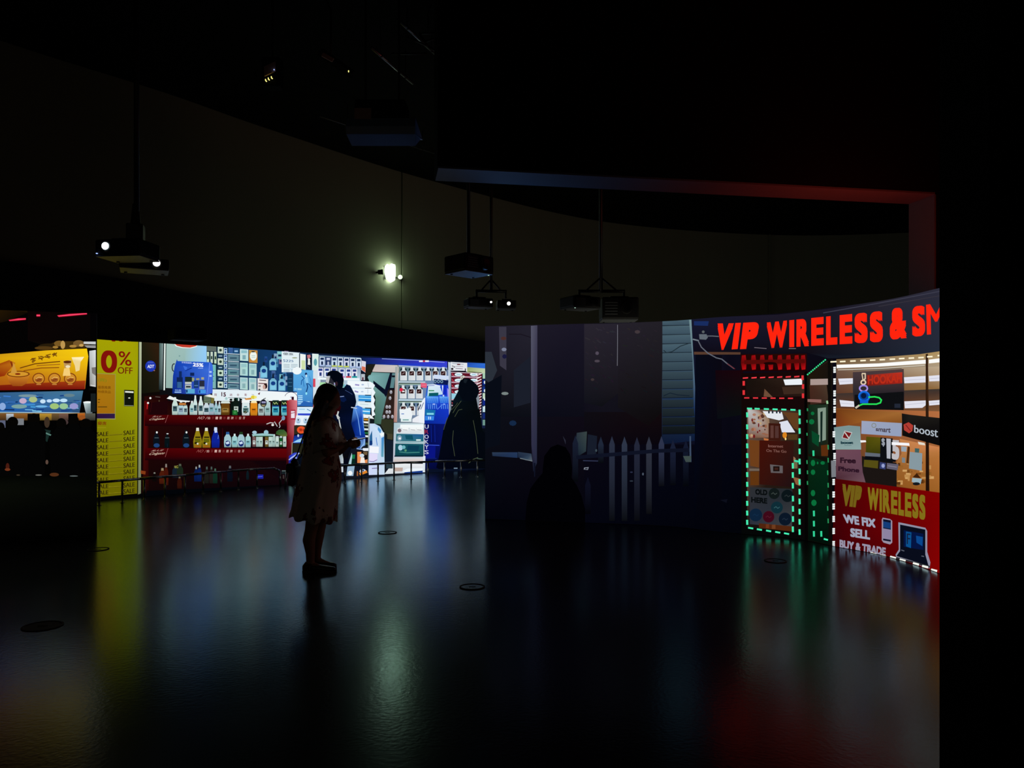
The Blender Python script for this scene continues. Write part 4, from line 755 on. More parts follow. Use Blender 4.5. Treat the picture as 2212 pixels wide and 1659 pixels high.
# blue stack
with B.part('blue_display', 'tall deep blue display of packs'):
    B.Q([(922, 832), (950, 829), (966, 826), (972, 860), (972, 1012), (916, 1014), (916, 900), (918, 856)], [(14, 40, 160), (16, 50, 180), (20, 50, 200), (24, 60, 214), (4, 10, 60), (4, 10, 60), (10, 44, 160), (50, 110, 220)])
    B.Q([(924, 834), (948, 832), (956, 852), (922, 856)], [(220, 238, 246), (210, 226, 250), (190, 220, 240), (160, 214, 220)]); B.R(925, 843, 937, 845, (20, 130, 70)); B.Q([(926, 849), (946, 848), (946, 855), (925, 856)], (10, 90, 100))
    B.L([(922, 832), (936, 831), (950, 834)], 2, (226, 236, 250)); B.L([(954, 828), (966, 829)], 2.4, (226, 236, 250)); B.L([(955, 833), (957, 856)], 3, (206, 220, 250)); B.Q([(957, 832), (963, 832), (963, 853), (955, 853)], (16, 40, 190)); B.Q([(965, 838), (972, 846), (972, 862), (966, 860)], (150, 140, 246))
    for (x0, x1) in ((920, 946), (948, 968)):
        B.Q([(x0, 856), (x1, 857), (x1, 871), (x0 + 2, 871)], [(110, 180, 246), (90, 160, 246), (40, 100, 220), (50, 120, 230)])
        for k in range(5): B.L([(x0 + 3 + k * 4.4, 860), (x0 + 4 + k * 4.4, 869)], 1.2, (40, 90, 200)); B.L([(x0 + 4 + k * 4.4, 873), (x0 + 5 + k * 4.4, 883)], 1.5, (90, 150, 236))
    B.R(934, 872, 939, 874, (190, 206, 250)); B.R(956, 872, 960, 874, (190, 206, 250))
    B.Q([(918, 884), (940, 886), (938, 898), (917, 897)], (20, 110, 170)); B.R(921, 892, 936, 896, (130, 214, 230)); B.Q([(917, 898), (937, 899), (936, 908), (917, 908)], (50, 130, 226)); B.R(924, 900, 926, 906, (190, 220, 250)); B.R(928, 900, 930, 906, (190, 220, 250)); B.L([(944, 884), (952, 876), (958, 872)], 1.4, (90, 140, 240))
    B.Q([(917, 915), (972, 916), (972, 1014), (916, 1014)], [(6, 14, 80), (8, 20, 110), (3, 6, 40), (4, 10, 60)])
    for x in (922, 930, 938): B.L([(x, 918), (x + 1, 955)], 1, (14, 40, 160))
    B.L([(918, 961), (948, 962)], 1.4, (60, 90, 230)); B.L([(918, 990), (942, 990)], 1, (20, 40, 140)); B.Q([(918, 963), (940, 963), (939, 989), (918, 989)], (10, 20, 130))
with B.part('lettering', 'white letters down the edge of the blue display'):
    for k, ch in enumerate('UROKYS'): B.T(ch, [(916, 917 + k * 11), (925, 917.5 + k * 11), (925, 926 + k * 11), (916, 925.5 + k * 11)], (190, 196, 220) if k != 1 else (150, 40, 60), .02)
    B.Q([(913, 985), (918, 985), (917, 1020), (912, 1020)], (220, 230, 240))
with B.part('glove_row', 'row of small dark swirled packs'):
    B.Q([(936, 818), (968, 822), (966, 832), (936, 829)], (12, 26, 80))
    for x in (939, 946, 953): B.Ring(x, 824, 2.4, 3, 1.3, (130, 170, 190), 8)
    B.Q([(936, 809), (968, 812), (968, 820), (936, 818)], (206, 220, 244))
# right end
with B.part('shelf_post'): B.Q([(967, 782), (973, 783), (974, 1010), (970, 1010)], [(214, 226, 240), (150, 170, 190), (10, 20, 40), (10, 20, 40)])
with B.part('certificate', 'framed white certificate'): B.Q([(972, 782), (1008, 784), (1008, 803), (972, 802)], (226, 230, 236)); B.L([(976, 785), (1000, 787)], 1.4, (150, 160, 180)); B.R(986, 786, 993, 788.5, (110, 50, 60)); B.T('Cp', [(975, 789), (982, 791), (982, 795), (975, 793)], (30, 20, 50), .04); B.L([(983, 791.5), (999, 792)], 1, (150, 140, 160)); B.L([(983, 796), (998, 797)], 1.2, (120, 90, 120)); B.R(973, 795, 978, 799, (30, 20, 30)); B.L([(972.5, 801.5), (1005, 802)], 2, (16, 10, 24)); B.R(1003, 796, 1005, 802, (30, 20, 30))
with B.part('carton', 'blue over pale yellow carton'): B.Q([(1009, 783), (1048, 785), (1048, 796), (1009, 793)], [(30, 70, 170), (50, 110, 210), (40, 100, 210), (40, 90, 190)]); B.Q([(1009, 793), (1048, 796), (1048, 808), (1009, 804)], [(140, 156, 110), (190, 206, 170), (200, 214, 180), (160, 176, 110)]); B.L([(1012, 803), (1040, 805)], 1.2, (60, 60, 40))
with B.part('toothpaste_wall', 'red board of stacked tube boxes with white ovals'):
    B.Q([(973, 803), (1040, 806), (1036, 918), (990, 900), (974, 850)], (96, 18, 34))
    for r in range(9):
        y = 806 + r * 12.5
        B.Q([(974, y + 6), (1036, y + 8), (1036, y + 10.5), (974, y + 8.5)], (200, 170, 190))
        for x in (989, 1022): B.E(x, y + 3, 9.5, 4.4, (30, 16, 40), 14); B.E(x, y + 3, 8.5, 3.6, (226, 240, 246), 14); B.L([(x - 4, y + 3), (x + 4, y + 3)], 1.4, (110, 180, 210))
        B.L([(975, y + 1), (979, y + 6)], 2, (190, 60, 80))
    for r in range(18): B.L([(1028, 812 + r * 6.2), (1038, 807 + r * 6.2)], 2.2, (230, 214, 214))
    B.L([(973, 804), (1040, 807)], 1.2, (226, 214, 226)); B.Q([(974, 850), (990, 850), (988, 862), (974, 862)], (150, 206, 226))
with B.part('goods_column', 'blue and white goods at the screen end'):
    B.Q([(1040, 806), (1048, 806), (1048, 925), (1036, 925)], (20, 30, 60))
    for i in range(8): B.R(1040.5, 806 + i * 14.4, 1047, 818 + i * 14.4, ((170, 206, 180), (10, 36, 130), (20, 50, 130), (190, 214, 190), (20, 40, 130), (190, 220, 230), (20, 40, 110), (110, 150, 140))[i])
    for i in range(4): B.E(1045, 826 + i * 18, 2, 3.4, (220, 236, 240))
    B.L([(1047.5, 785), (1047.5, 925)], 1.2, (220, 236, 220))
with B.part('bottle', 'pale green bottle low at the screen end'): B.R(1028, 942, 1047, 975, (50, 60, 30)); B.Q([(1036, 945), (1042, 945), (1046, 958), (1046, 962), (1032, 962), (1033, 955)], (90, 170, 160)); B.R(1030, 961, 1047, 965, (206, 214, 190)); B.R(1030, 965, 1047, 975, (110, 116, 50)); B.Q([(1036, 995), (1042, 995), (1042, 1012), (1033, 1012)], (40, 100, 150))
# projected people -----------------------------------------------------
with B.part('projected_person', 'man in dark jacket seen from behind with a bright blue backpack'):
    NV = (3, 8, 20)
    with B.part('jacket'):
        B.Q([(706, 836), (722, 832), (742, 838), (748, 830), (756, 833), (766, 852), (769, 868), (765, 884), (770, 905), (768, 945), (752, 985), (747, 1006), (740, 985), (725, 960), (690, 950), (684, 900), (690, 862)], [(6, 8, 14), (6, 9, 18), (4, 12, 30), (7, 18, 50), (7, 20, 54), (5, 15, 42), (3, 10, 30), (3, 10, 32), (4, 14, 46), (4, 9, 26), (6, 7, 12), (6, 8, 14), (8, 8, 12), NV, (2, 4, 10), (4, 8, 20), (6, 12, 26)])
        B.Q([(716, 860), (728, 856), (736, 880), (728, 900), (712, 890)], (34, 4, 8)); B.L([(745, 843), (756, 849), (760, 852)], 1, (60, 80, 130)); B.L([(727, 862), (734, 857), (742, 856)], 1.6, (130, 150, 200)); B.Q([(730, 860), (744, 857), (748, 864), (742, 869), (734, 866)], (6, 22, 62))
    with B.part('hair'): B.Q([(705, 812), (708, 804), (717, 800), (728, 801), (738, 808), (742, 820), (740, 835), (735, 842), (727, 838), (722, 826), (716, 828), (712, 812), (705, 813)], (2, 6, 17))
    with B.part('face', 'slice of pale cheek'): B.Q([(704, 815), (711, 812), (712, 822), (708, 828), (703, 828)], (190, 190, 190)); B.Q([(712, 814), (720, 824), (722, 838), (708, 832)], (40, 40, 50)); B.E(726, 829, 3, 5, (44, 26, 34))
    with B.part('collar', 'pale grey collar edge'): B.L([(703, 831), (712, 829), (722, 834), (728, 848), (729, 855)], 2.2, (150, 160, 150)); B.L([(702, 826), (706, 828)], 1.5, (20, 24, 24))
    with B.part('backpack', 'bright blue backpack'):
        B.Q([(763, 880), (772, 876), (782, 880), (784, 900), (785, 925), (789, 945), (788, 962), (775, 968), (765, 966), (766, 940), (758, 915)], [(90, 150, 230), (30, 80, 190), (60, 120, 214), (20, 70, 180), (20, 70, 180), (14, 50, 150), (110, 160, 220), (14, 50, 150), (8, 24, 80), (10, 40, 130), (8, 30, 100)])
        B.L([(766, 880), (772, 900), (776, 925), (778, 940)], 1.6, (120, 170, 236)); B.L([(781, 884), (783, 910), (786, 930)], 1.2, (90, 150, 240)); B.L([(786, 946), (786, 958), (778, 968)], 2, (150, 190, 240)); B.L([(758, 880), (770, 882)], 2.2, (190, 200, 210)); B.L([(770, 969), (784, 971)], 2.4, (130, 160, 206)); B.R(783, 968, 795, 973, (230, 236, 244))
    with B.part('trousers', 'pale trousers at the screen foot'): B.Q([(731, 962), (737, 972), (743, 1001), (731, 1001)], [(130, 150, 150), (150, 166, 170), (206, 216, 220), (150, 166, 180)]); B.Q([(759, 978), (752, 1002), (758, 1003), (760, 985)], (170, 206, 214)); B.Q([(745, 1006), (766, 1006), (763, 1028), (744, 1028)], (150, 180, 206)); B.E(756, 1022, 5, 5, (240, 246, 250)); B.R(737, 1008, 741, 1020, (206, 216, 226)); B.Q([(741, 990), (752, 990), (747, 1030), (741, 1030)], (4, 6, 20))
    with B.part('strap', 'long pale strap'): B.L([(730, 889), (728, 897), (732, 903)], 3.2, (190, 196, 196)); B.L([(731, 903), (735, 925), (736, 948)], 2.4, (200, 206, 206)); B.L([(716, 899), (724, 912), (731, 930)], 1.6, (150, 160, 160)); B.L([(726, 896), (729, 905)], 1.6, (220, 220, 220))
with B.part('projected_person', 'person in a dark hood standing at the blue display'):
    with B.part('coat'):
        B.Q([(990, 840), (1000, 850), (1022, 850), (1028, 862), (1034, 885), (1040, 930), (1048, 938), (1048, 1012), (948, 1014), (940, 1010), (946, 985), (956, 925), (966, 900), (976, 875), (975, 868)], [(6, 14, 26), (3, 8, 14), (3, 8, 14), (3, 8, 12), (4, 8, 10), (3, 8, 12), (3, 7, 14), (3, 6, 12), (2, 4, 14), (2, 4, 18), (3, 6, 20), (3, 8, 18), (4, 10, 18), (6, 14, 20), (8, 20, 30)])
        for pts, wd in (([(976, 892), (983, 880), (994, 866)], 1), ([(980, 900), (988, 886), (996, 884)], .9), ([(956, 928), (964, 902)], 1), ([(977, 930), (975, 955), (980, 985)], .9), ([(1020, 908), (1026, 940), (1030, 980)], .9), ([(1010, 1000), (1020, 992), (1030, 988)], 1.2), ([(973, 885), (982, 876), (986, 870)], .8)): B.L(pts, wd, (74, 84, 60))
        B.Q([(1026, 858), (1031, 850), (1034, 866), (1031, 884)], (130, 140, 150)); B.R(978, 1010, 986, 1016, (110, 130, 150)); B.L([(1028, 990), (1040, 992)], 2, (60, 80, 70))
    with B.part('hood'): B.Q([(989, 830), (992, 822), (1000, 817), (1010, 817), (1020, 824), (1030, 834), (1033, 846), (1028, 858), (1020, 866), (998, 866), (990, 852), (987, 842)], (4, 9, 18)); B.Q([(1000, 818), (1008, 820), (1004, 828), (999, 826)], (20, 28, 36))
    with B.part('fur_trim', 'pale pointed trim above the hood'): B.Q([(991, 822), (993, 813), (999, 811), (1005, 815), (999, 816), (996, 820)], (206, 206, 196)); B.L([(994, 820), (997, 814)], 1, (30, 30, 20))
with B.part('picture_floor', 'dim foot of the pharmacy picture'): B.Q([(918, 1013), (1048, 1012), (1048, 1020), (918, 1024)], (8, 16, 36))
with B.part('picture_floor', 'dim foot of the red rack'): B.Q([(316, 1060), (420, 1056), (628, 1046), (628, 1060), (316, 1085)], (2, 4, 8))
# ================================================================== PICTURE ON THE RIGHT SCREEN (fence and phone shop)
picture_base(C, [(1048, (26, 25, 36), (2, 3, 10)), (1160, (30, 26, 38), (2, 3, 10)), (1260, (22, 20, 32), (2, 3, 10)), (1430, (24, 22, 30), (3, 3, 12)), (1500, (20, 22, 44), (2, 3, 10)), (1600, (14, 12, 26), (2, 3, 8)), (2080, (10, 8, 14), (8, 3, 4))])
C.used = [(-999, 0, 9999, 9999, 1)]
with C.part('dark_wall', 'dim wall behind the fence'):
    C.Q([(1048, 702), (1160, 700), (1160, 900), (1048, 900)], [(28, 26, 38), (36, 34, 46), (12, 14, 22), (10, 12, 18)]); C.Q([(1160, 700), (1262, 700), (1262, 900), (1160, 900)], [(28, 25, 38), (25, 22, 36), (12, 12, 22), (10, 11, 22)])
    C.Q([(1048, 900), (1262, 900), (1262, 1140), (1048, 1125)], [(12, 14, 22), (14, 10, 20), (3, 4, 12), (2, 3, 10)]); C.Q([(1262, 890), (1430, 890), (1430, 960), (1262, 960)], [(14, 12, 18), (18, 9, 12), (8, 5, 12), (10, 7, 16)])
    C.Q([(1262, 960), (1620, 960), (1620, 1170), (1262, 1140)], [(9, 7, 18), (4, 5, 16), (2, 3, 8), (3, 4, 14)]); C.Q([(1048, 760), (1062, 760), (1074, 800), (1060, 830), (1048, 820)], (42, 48, 58)); C.Q([(1048, 830), (1084, 810), (1080, 960), (1048, 970)], (8, 12, 22))
    C.Q([(1078, 706), (1094, 706), (1094, 800), (1080, 790)], (56, 54, 68)); C.L([(1100, 722), (1125, 722), (1150, 730)], 2, (24, 20, 30)); C.Q([(1110, 800), (1146, 770), (1146, 870), (1110, 880)], (26, 30, 42))
with C.part('door_strip', 'pale upright strip'): C.Q([(1147, 704), (1161, 703), (1160, 1000), (1152, 1020), (1148, 960)], [(86, 86, 104), (64, 62, 82), (36, 40, 62), (14, 18, 34), (46, 46, 70)]); C.Q([(1153, 1000), (1157, 1000), (1156, 1030), (1154, 1030)], (14, 18, 34))
for (x, y, rx, ry, c) in [(1088, 731, 6, 4, (74, 44, 40)), (1089, 755, 5.5, 4, (120, 126, 150)), (1090, 770, 5, 5, (24, 24, 60)), (1091, 850, 8, 3.5, (120, 132, 130)), (1108, 914, 8, 6, (20, 40, 70))]:
    with C.part('small_light'): C.E(x, y, rx, ry, c, 8)
with C.part('lit_ledge', 'blue-grey lit ledge'): C.Q([(1063, 977), (1118, 977), (1118, 989), (1064, 985)], [(44, 60, 82), (36, 56, 90), (30, 50, 84), (30, 44, 70)]); C.Q([(1119, 976), (1148, 980), (1150, 996), (1136, 994), (1119, 988)], [(36, 50, 72), (46, 60, 80), (90, 100, 110), (50, 70, 90), (24, 36, 60)]); C.L([(1124, 990), (1150, 996)], 1.6, (110, 120, 126))
with C.part('plaster_panel', 'mottled plaster panel, lighter half'):
    C.Q([(1262, 700), (1335, 699), (1335, 850), (1300, 878), (1262, 870)], [(40, 36, 46), (38, 34, 45), (22, 20, 26), (14, 15, 19), (17, 18, 26)])
    for i in range(46): x = rnd.uniform(1264, 1325); y = rnd.uniform(704, 840); C.L([(x, y), (x + rnd.uniform(3, 10), y + rnd.uniform(1, 6))], rnd.uniform(1, 3), jit((46 - (y - 700) * .15, 42 - (y - 700) * .14, 51 - (y - 700) * .15), 5))
    C.E(1290, 763, 4, 4, (80, 72, 86), 8); C.E(1290, 780, 6, 3, (74, 66, 76), 8); C.E(1280, 820, 4, 3, (58, 48, 50), 8)
with C.part('plaster_panel', 'mottled plaster panel, darker half'):
    C.Q([(1335, 699), (1431, 694), (1430, 890), (1400, 920), (1335, 880)], [(36, 32, 41), (34, 31, 38), (14, 12, 14), (14, 9, 12), (18, 16, 20)])
    for i in range(40): x = rnd.uniform(1338, 1420); y = rnd.uniform(704, 850); C.L([(x, y), (x + rnd.uniform(3, 10), y + rnd.uniform(1, 6))], rnd.uniform(1, 3), jit((39 - (y - 700) * .14, 35 - (y - 700) * .12, 43 - (y - 700) * .15), 4))
    C.E(1377, 717, 6, 4, (64, 54, 58), 8); C.L([(1334, 702), (1334, 740), (1333.5, 790)], 1.3, (110, 110, 120))
with C.part('siding', 'lit clapboard wall'):
    C.Q([(1431, 696), (1492, 692), (1498, 780), (1431, 780)], [(62, 82, 92), (80, 104, 114), (60, 82, 96), (60, 78, 90)]); C.Q([(1431, 780), (1498, 780), (1502, 860), (1430, 862)], [(60, 78, 90), (60, 82, 96), (24, 50, 86), (34, 50, 74)]); C.Q([(1430, 862), (1502, 860), (1502, 952), (1430, 960)], [(34, 50, 74), (24, 50, 86), (12, 26, 56), (12, 22, 46)])
for i, y in enumerate((703.5, 723, 742.5, 762, 781.6, 801, 820.6, 840, 859.6, 880.8, 900, 919, 938)):
    with C.part('clapboard'):
        C.Q([(1431, y - 17), (1494 + i * .7, y - 18), (1494.5 + i * .7, y - 1), (1431, y - .5)], [tuple(max(4, v * (1.06 - max(0, i - 3) * .085)) for v in (66, 88, 100))] * 2 + [tuple(max(4, v * (1.0 - max(0, i - 3) * .085)) for v in (58, 78, 92))] * 2)
        C.L([(1431, y), (1496, y - 1)], 1.2, (10, 18, 30) if i < 9 else (8, 14, 34))
with C.part('corner_board', 'pale corner board of the clapboard wall'): C.Q([(1489, 691), (1494, 691), (1503, 850), (1502, 905), (1499, 880), (1497, 780)], [(110, 136, 140), (120, 150, 156), (60, 84, 116), (20, 40, 80), (20, 40, 80), (90, 116, 130)])
with C.part('cable', 'loose cable across the siding'): C.L([(1434, 757), (1440, 762), (1452, 760), (1470, 748), (1488, 742)], 1.8, (30, 44, 52)); C.L([(1434, 855), (1448, 849), (1464, 853), (1490, 855)], 1.8, (20, 32, 46))
with C.part('pale_object', 'pale object behind the fence'): C.Q([(1246, 935), (1268, 932), (1266, 975), (1250, 985), (1243, 960)], [(40, 50, 60), (56, 68, 68), (40, 54, 60), (20, 30, 44), (30, 42, 56)])
with C.part('small_light'): C.Q([(1270, 938), (1290, 942), (1288, 980), (1268, 984)], (22, 28, 42))
with C.part('small_light'): C.L([(1260, 995), (1299, 996)], 2.2, (44, 50, 76))
with C.part('small_light'): C.Q([(1262, 1010), (1272, 1009), (1270, 1015), (1261, 1014)], (130, 136, 150)); C.Q([(1264, 1011.5), (1270, 1011), (1269, 1013.5), (1263, 1013.5)], (8, 10, 20))
with C.part('small_light'): C.E(1288, 973, 2, 3, (60, 76, 84))
with C.part('small_light'): C.E(1389, 1024, 2, 3, (70, 80, 96))
with C.part('small_light'): C.E(1364, 1020, 3, 1.5, (40, 46, 70))
with C.part('small_light'): C.E(1364, 1039, 4, 1.6, (40, 48, 60))
for i, (x, yt, yb, c) in enumerate([(1216, 942, 960, (44, 46, 62)), (1243, 940, 1040, (22, 28, 46)), (1298, 943, 1000, (30, 38, 56)), (1322, 942, 1125, (40, 46, 64)), (1349, 943, 1125, (44, 52, 70)), (1376, 944, 1125, (34, 38, 56)), (1402, 943, 1110, (46, 50, 64)), (1429, 942, 1050, (44, 50, 74)), (1454, 950, 1048, (24, 30, 52)), (1482, 950, 1050, (18, 24, 44)), (1270, 1030, 1110, (12, 14, 30))]):
    with C.part('fence_picket'):
        d = tuple(v * .22 for v in c); C.Q([(x, yt), (x + 6, yt + 18), (x + 6, (yt + yb) / 2), (x + 6, yb), (x - 6, yb), (x - 6, (yt + yb) / 2), (x - 6, yt + 18)], [c, c, tuple(v * .8 for v in c), d, d, tuple(v * .8 for v in c), c])
with C.part('fence_rail'): C.Q([(1245, 984), (1420, 970), (1490, 968), (1490, 976), (1420, 978), (1245, 992)], (14, 18, 34))
with C.part('fence_post', 'pale fence hinge'): C.Q([(1490, 942), (1493, 942), (1494, 998), (1490, 998)], (60, 76, 100)); C.Q([(1476, 985), (1494, 985), (1493, 998), (1482, 998)], (60, 74, 72))
with C.part('projected_shadow', 'black head and shoulders shadow on the fence picture'):
    K = (1, 1, 3); C.Q([(1176, 985), (1190, 966), (1205, 960), (1222, 966), (1232, 982), (1236, 1010), (1235, 1032), (1246, 1048), (1256, 1070), (1264, 1100), (1264, 1130), (1135, 1126), (1138, 1085), (1146, 1055), (1160, 1036), (1172, 1022), (1174, 1002)], K)
with C.part('dark_doorway', 'dark blue recess between siding and shop'): C.Q([(1503, 765), (1560, 768), (1560, 1155), (1500, 1150), (1502, 880)], [(8, 10, 22), (10, 8, 18), (2, 3, 10), (2, 3, 10), (4, 8, 24)]); C.Q([(1546, 800), (1606, 800), (1608, 895), (1550, 905)], [(20, 4, 12), (26, 4, 10), (10, 14, 14), (8, 12, 18)]); C.Q([(1556, 1080), (1572, 1078), (1570, 1086)], (12, 14, 26))
# fascia and neon letters
with C.part('shop_fascia', 'dark violet fascia behind the neon letters'):
    C.Q([(1496, 690), (1550, 685), (1680, 680), (1800, 666), (1900, 650), (2080, 612), (2080, 762), (1900, 770), (1790, 774), (1745, 762), (1500, 764)], [(22, 24, 46), (24, 22, 38), (28, 24, 38), (26, 24, 38), (38, 36, 48), (46, 46, 62), (36, 44, 60), (24, 30, 44), (22, 28, 40), (16, 12, 20), (14, 10, 22)])
    C.Q([(1500, 694), (1532, 694), (1530, 704), (1500, 703)], (24, 44, 96)); C.Q([(1500, 760), (1600, 761), (1600, 766), (1500, 766)], (86, 58, 44)); C.L([(1780, 676), (1900, 655), (2060, 624)], 2, (60, 60, 76)); C.L([(1900, 662), (2060, 634)], 1.5, (54, 50, 60)); C.L([(1630, 751), (1656, 753)], 1.4, (120, 110, 120)); C.L([(1705, 753), (1720, 753)], 1.4, (130, 120, 120))
with C.part('junction_box', 'grey junction box with cables'): C.Q([(1511, 722), (1527, 722), (1530, 729), (1526, 734), (1512, 733)], (96, 104, 114)); C.E(1520, 717, 3, 3, (90, 96, 100)); C.L([(1528, 726), (1540, 726), (1553, 727)], 2.4, (90, 94, 104)); C.L([(1498, 733), (1510, 736)], 3, (110, 120, 130)); C.L([(1510, 738), (1516, 750), (1530, 763), (1548, 773), (1560, 776), (1572, 786), (1586, 796)], 2.4, (96, 100, 112)); C.L([(1572, 786), (1588, 797)], 1.6, (110, 30, 40))
RN = (255, 36, 14)
def neon(t, quad, bold=.05, shear=0):
    with C.part('neon_letter', 'glowing red letter'):
        C.T(t, quad, RN, bold, shear)
def word(t, x0, x1, yt0, yt1, yb0, yb1, widths, bold=.045, shear=0, top=0):
    tot = sum(widths); gap = (x1 - x0) * .012; x = x0
    for ch, w_ in zip(t, widths):
        wd = (x1 - x0) * w_ / tot
        f = lambda q, a, b: a + (b - a) * (q - x0) / (x1 - x0)
        xa, xb = x, x + wd - gap * 1.6; x += wd
        neon(ch, [(xa, f(xa, yt0, yt1)), (xb, f(xb, yt0, yt1)), (xb, f(xb, yb0, yb1)), (xa, f(xa, yb0, yb1))], bold, shear)
neon('V', [(1551, 699), (1586, 698.5), (1570, 755.5), (1553, 757)], .07)
neon('I', [(1589, 698), (1601, 697.5), (1594, 754), (1581, 755)], .07)
neon('P', [(1606, 697.5), (1642, 695.5), (1631, 753), (1599, 754.5)], .07)
word('WIRELESS', 1657, 1914, 697, 671, 753, 738, [47, 15, 31, 31, 28, 31, 32, 32], .055)
neon('&', [(1924, 666), (1961, 664), (1961, 731), (1924, 734)], .05)
neon('S', [(1973, 662), (2001, 659.5), (2001, 725), (1973, 728)], .05)
neon('M', [(2003, 658.5), (2046, 652), (2046, 719), (2005, 723)], .025)
with C.part('neon_reflection', 'blurred red reflection of the letters in the glass'):
    C.Q([(1600, 765), (1744, 764), (1744, 802), (1600, 802)], [(30, 6, 4), (40, 8, 4), (26, 2, 4), (30, 2, 4)])
    for x in (1606, 1627, 1646, 1664, 1684, 1703, 1721, 1735): C.Q([(x - 3, 768), (x + 5, 767), (x + 7, 782), (x + 6, 798), (x - 2, 799), (x - 5, 784)], [(150, 10, 14), (160, 12, 16), (110, 8, 10), (190, 14, 20), (180, 12, 18), (90, 8, 8)])
    C.Q([(1608, 778), (1740, 776), (1740, 784), (1608, 787)], (84, 10, 8)); C.E(1664, 785, 14, 3, (24, 4, 4))
with C.part('shop_door', 'shop door and its dark frame'):
    C.Q([(1602, 806), (1746, 802), (1748, 1170), (1602, 1158)], [(20, 6, 6), (24, 8, 8), (6, 6, 6), (4, 6, 6)])
with C.part('transom_window', 'brown lit window over the door'):
    C.Q([(1612, 819), (1740, 816), (1740, 856), (1612, 858)], [(22, 16, 12), (50, 34, 26), (40, 24, 18), (22, 14, 12)]); C.Q([(1650, 857), (1652, 840), (1670, 858)], (110, 76, 56)); C.Q([(1693, 820), (1734, 818), (1734, 831), (1697, 832)], (236, 240, 246)); C.Q([(1690, 836), (1740, 834), (1740, 850), (1694, 852)], (60, 40, 30))
RL = (240, 60, 70)
for i in range(7):
    with C.part('red_light'): C.Q([(1605 + i * 18.6, 815.6 - i * .5), (1616.5 + i * 18.6, 814.6 - i * .5), (1616 + i * 18.6, 817.6 - i * .5), (1605 + i * 18.6, 818.4 - i * .5)], RL)
for i in range(6):
    with C.part('red_light'): C.Q([(1608 + i * 19, 858 + i * .2), (1619 + i * 19, 858 + i * .2), (1619 + i * 19, 861 + i * .2), (1608 + i * 19, 861 + i * .2)], (220, 50, 60))
for (x, y) in ((1607, 828), (1607, 848), (1735, 816), (1736, 835), (1736, 855), (1748, 818), (1748, 836)):
    with C.part('red_light'): C.R(x - 2.5, y - 5, x + 2.5, y + 5, (225, 50, 56))
with C.part('door_glass', 'lit clutter behind the door glass'):
    C.Q([(1614, 884), (1728, 886), (1728, 1148), (1614, 1140)], [(110, 84, 70), (50, 34, 24), (20, 12, 8), (20, 16, 14)])
    C.Q([(1616, 884), (1640, 886), (1662, 905), (1665, 945), (1618, 946)], [(190, 190, 190), (150, 100, 84), (150, 120, 90), (140, 100, 80), (110, 74, 50)])
    for i in range(30): x = rnd.uniform(1618, 1658); y = rnd.uniform(890, 943); C.E(x, y, rnd.uniform(1.5, 5), rnd.uniform(1.5, 5), rnd.choice([(170, 120, 100), (110, 24, 24), (190, 160, 120), (84, 50, 40), (150, 96, 70)]), 7)
    C.Q([(1648, 888), (1690, 890), (1694, 905), (1684, 908), (1658, 902)], (226, 230, 236)); C.Q([(1684, 912), (1702, 908), (1719, 934), (1690, 934)], (220, 224, 236)); C.Q([(1690, 890), (1726, 892), (1726, 930), (1716, 925), (1700, 900)], (96, 60, 30)); 
    for x in (1660, 1668, 1677, 1684): C.R(x, 887, x + 3.5, 893, (30, 40, 50))
    C.E(1696, 940, 5, 7, (214, 130, 30), 9); C.E(1698, 948, 2, 3, (250, 220, 140), 7); C.R(1702, 938, 1724, 950, (80, 56, 26))
    C.Q([(1619, 950), (1641, 952), (1640, 1010), (1621, 1006)], (110, 62, 26)); C.R(1619, 1012, 1641, 1017, (110, 96, 84)); C.R(1621, 1018, 1640, 1048, (96, 52, 16)); C.Q([(1714, 985), (1720, 990), (1718, 998), (1713, 992)], (150, 110, 80)); C.Q([(1714, 1030), (1730, 1034), (1730, 1050), (1720, 1046)], (140, 90, 56)); C.Q([(1715, 996), (1724, 996), (1724, 1012), (1716, 1012)], (110, 100, 70))
with C.part('poster_box', 'dark brown box behind the glass'): C.Q([(1661, 914), (1687, 915), (1687, 952), (1661, 951)], (58, 22, 14)); C.R(1665, 919, 1672, 946, (90, 56, 50)); C.R(1675, 920, 1683, 946, (80, 50, 46)); C.Q([(1650, 946), (1661, 948), (1660, 952), (1651, 951)], (190, 110, 60))
with C.part('poster', 'dark red poster with a small pale phone'):
    C.Q([(1641, 951), (1716, 953), (1714, 1052), (1641, 1046)], [(66, 16, 8), (50, 20, 16), (30, 16, 18), (54, 16, 10)])
    with C.part('lettering', 'pale words On The Go'): C.T('Internet', [(1660, 960), (1693, 961), (1693, 967), (1660, 966)], (136, 92, 84), .02); C.T('On The Go', [(1656, 970), (1700, 972), (1700, 978), (1656, 976)], (130, 88, 80), .02)
    C.Q([(1664, 1003), (1692, 1006), (1692, 1022), (1666, 1021)], (96, 90, 92)); C.R(1671, 1007, 1685, 1018, (26, 14, 12)); C.R(1674, 1010, 1682, 1015, (60, 30, 24))
with C.part('poster', 'grey poster of round carrier badges'):
    C.Q([(1620, 1052), (1713, 1056), (1712, 1140), (1620, 1132)], [(44, 46, 50), (34, 40, 44), (60, 62, 66), (44, 48, 60)])
    with C.part('lettering', 'dark words OLD HERE'): C.T('OLD', [(1632, 1056), (1658, 1058), (1658, 1070), (1632, 1068)], (8, 12, 14), .05); C.T('HERE', [(1623, 1073), (1658, 1076), (1658, 1088), (1623, 1085)], (8, 12, 14), .05)
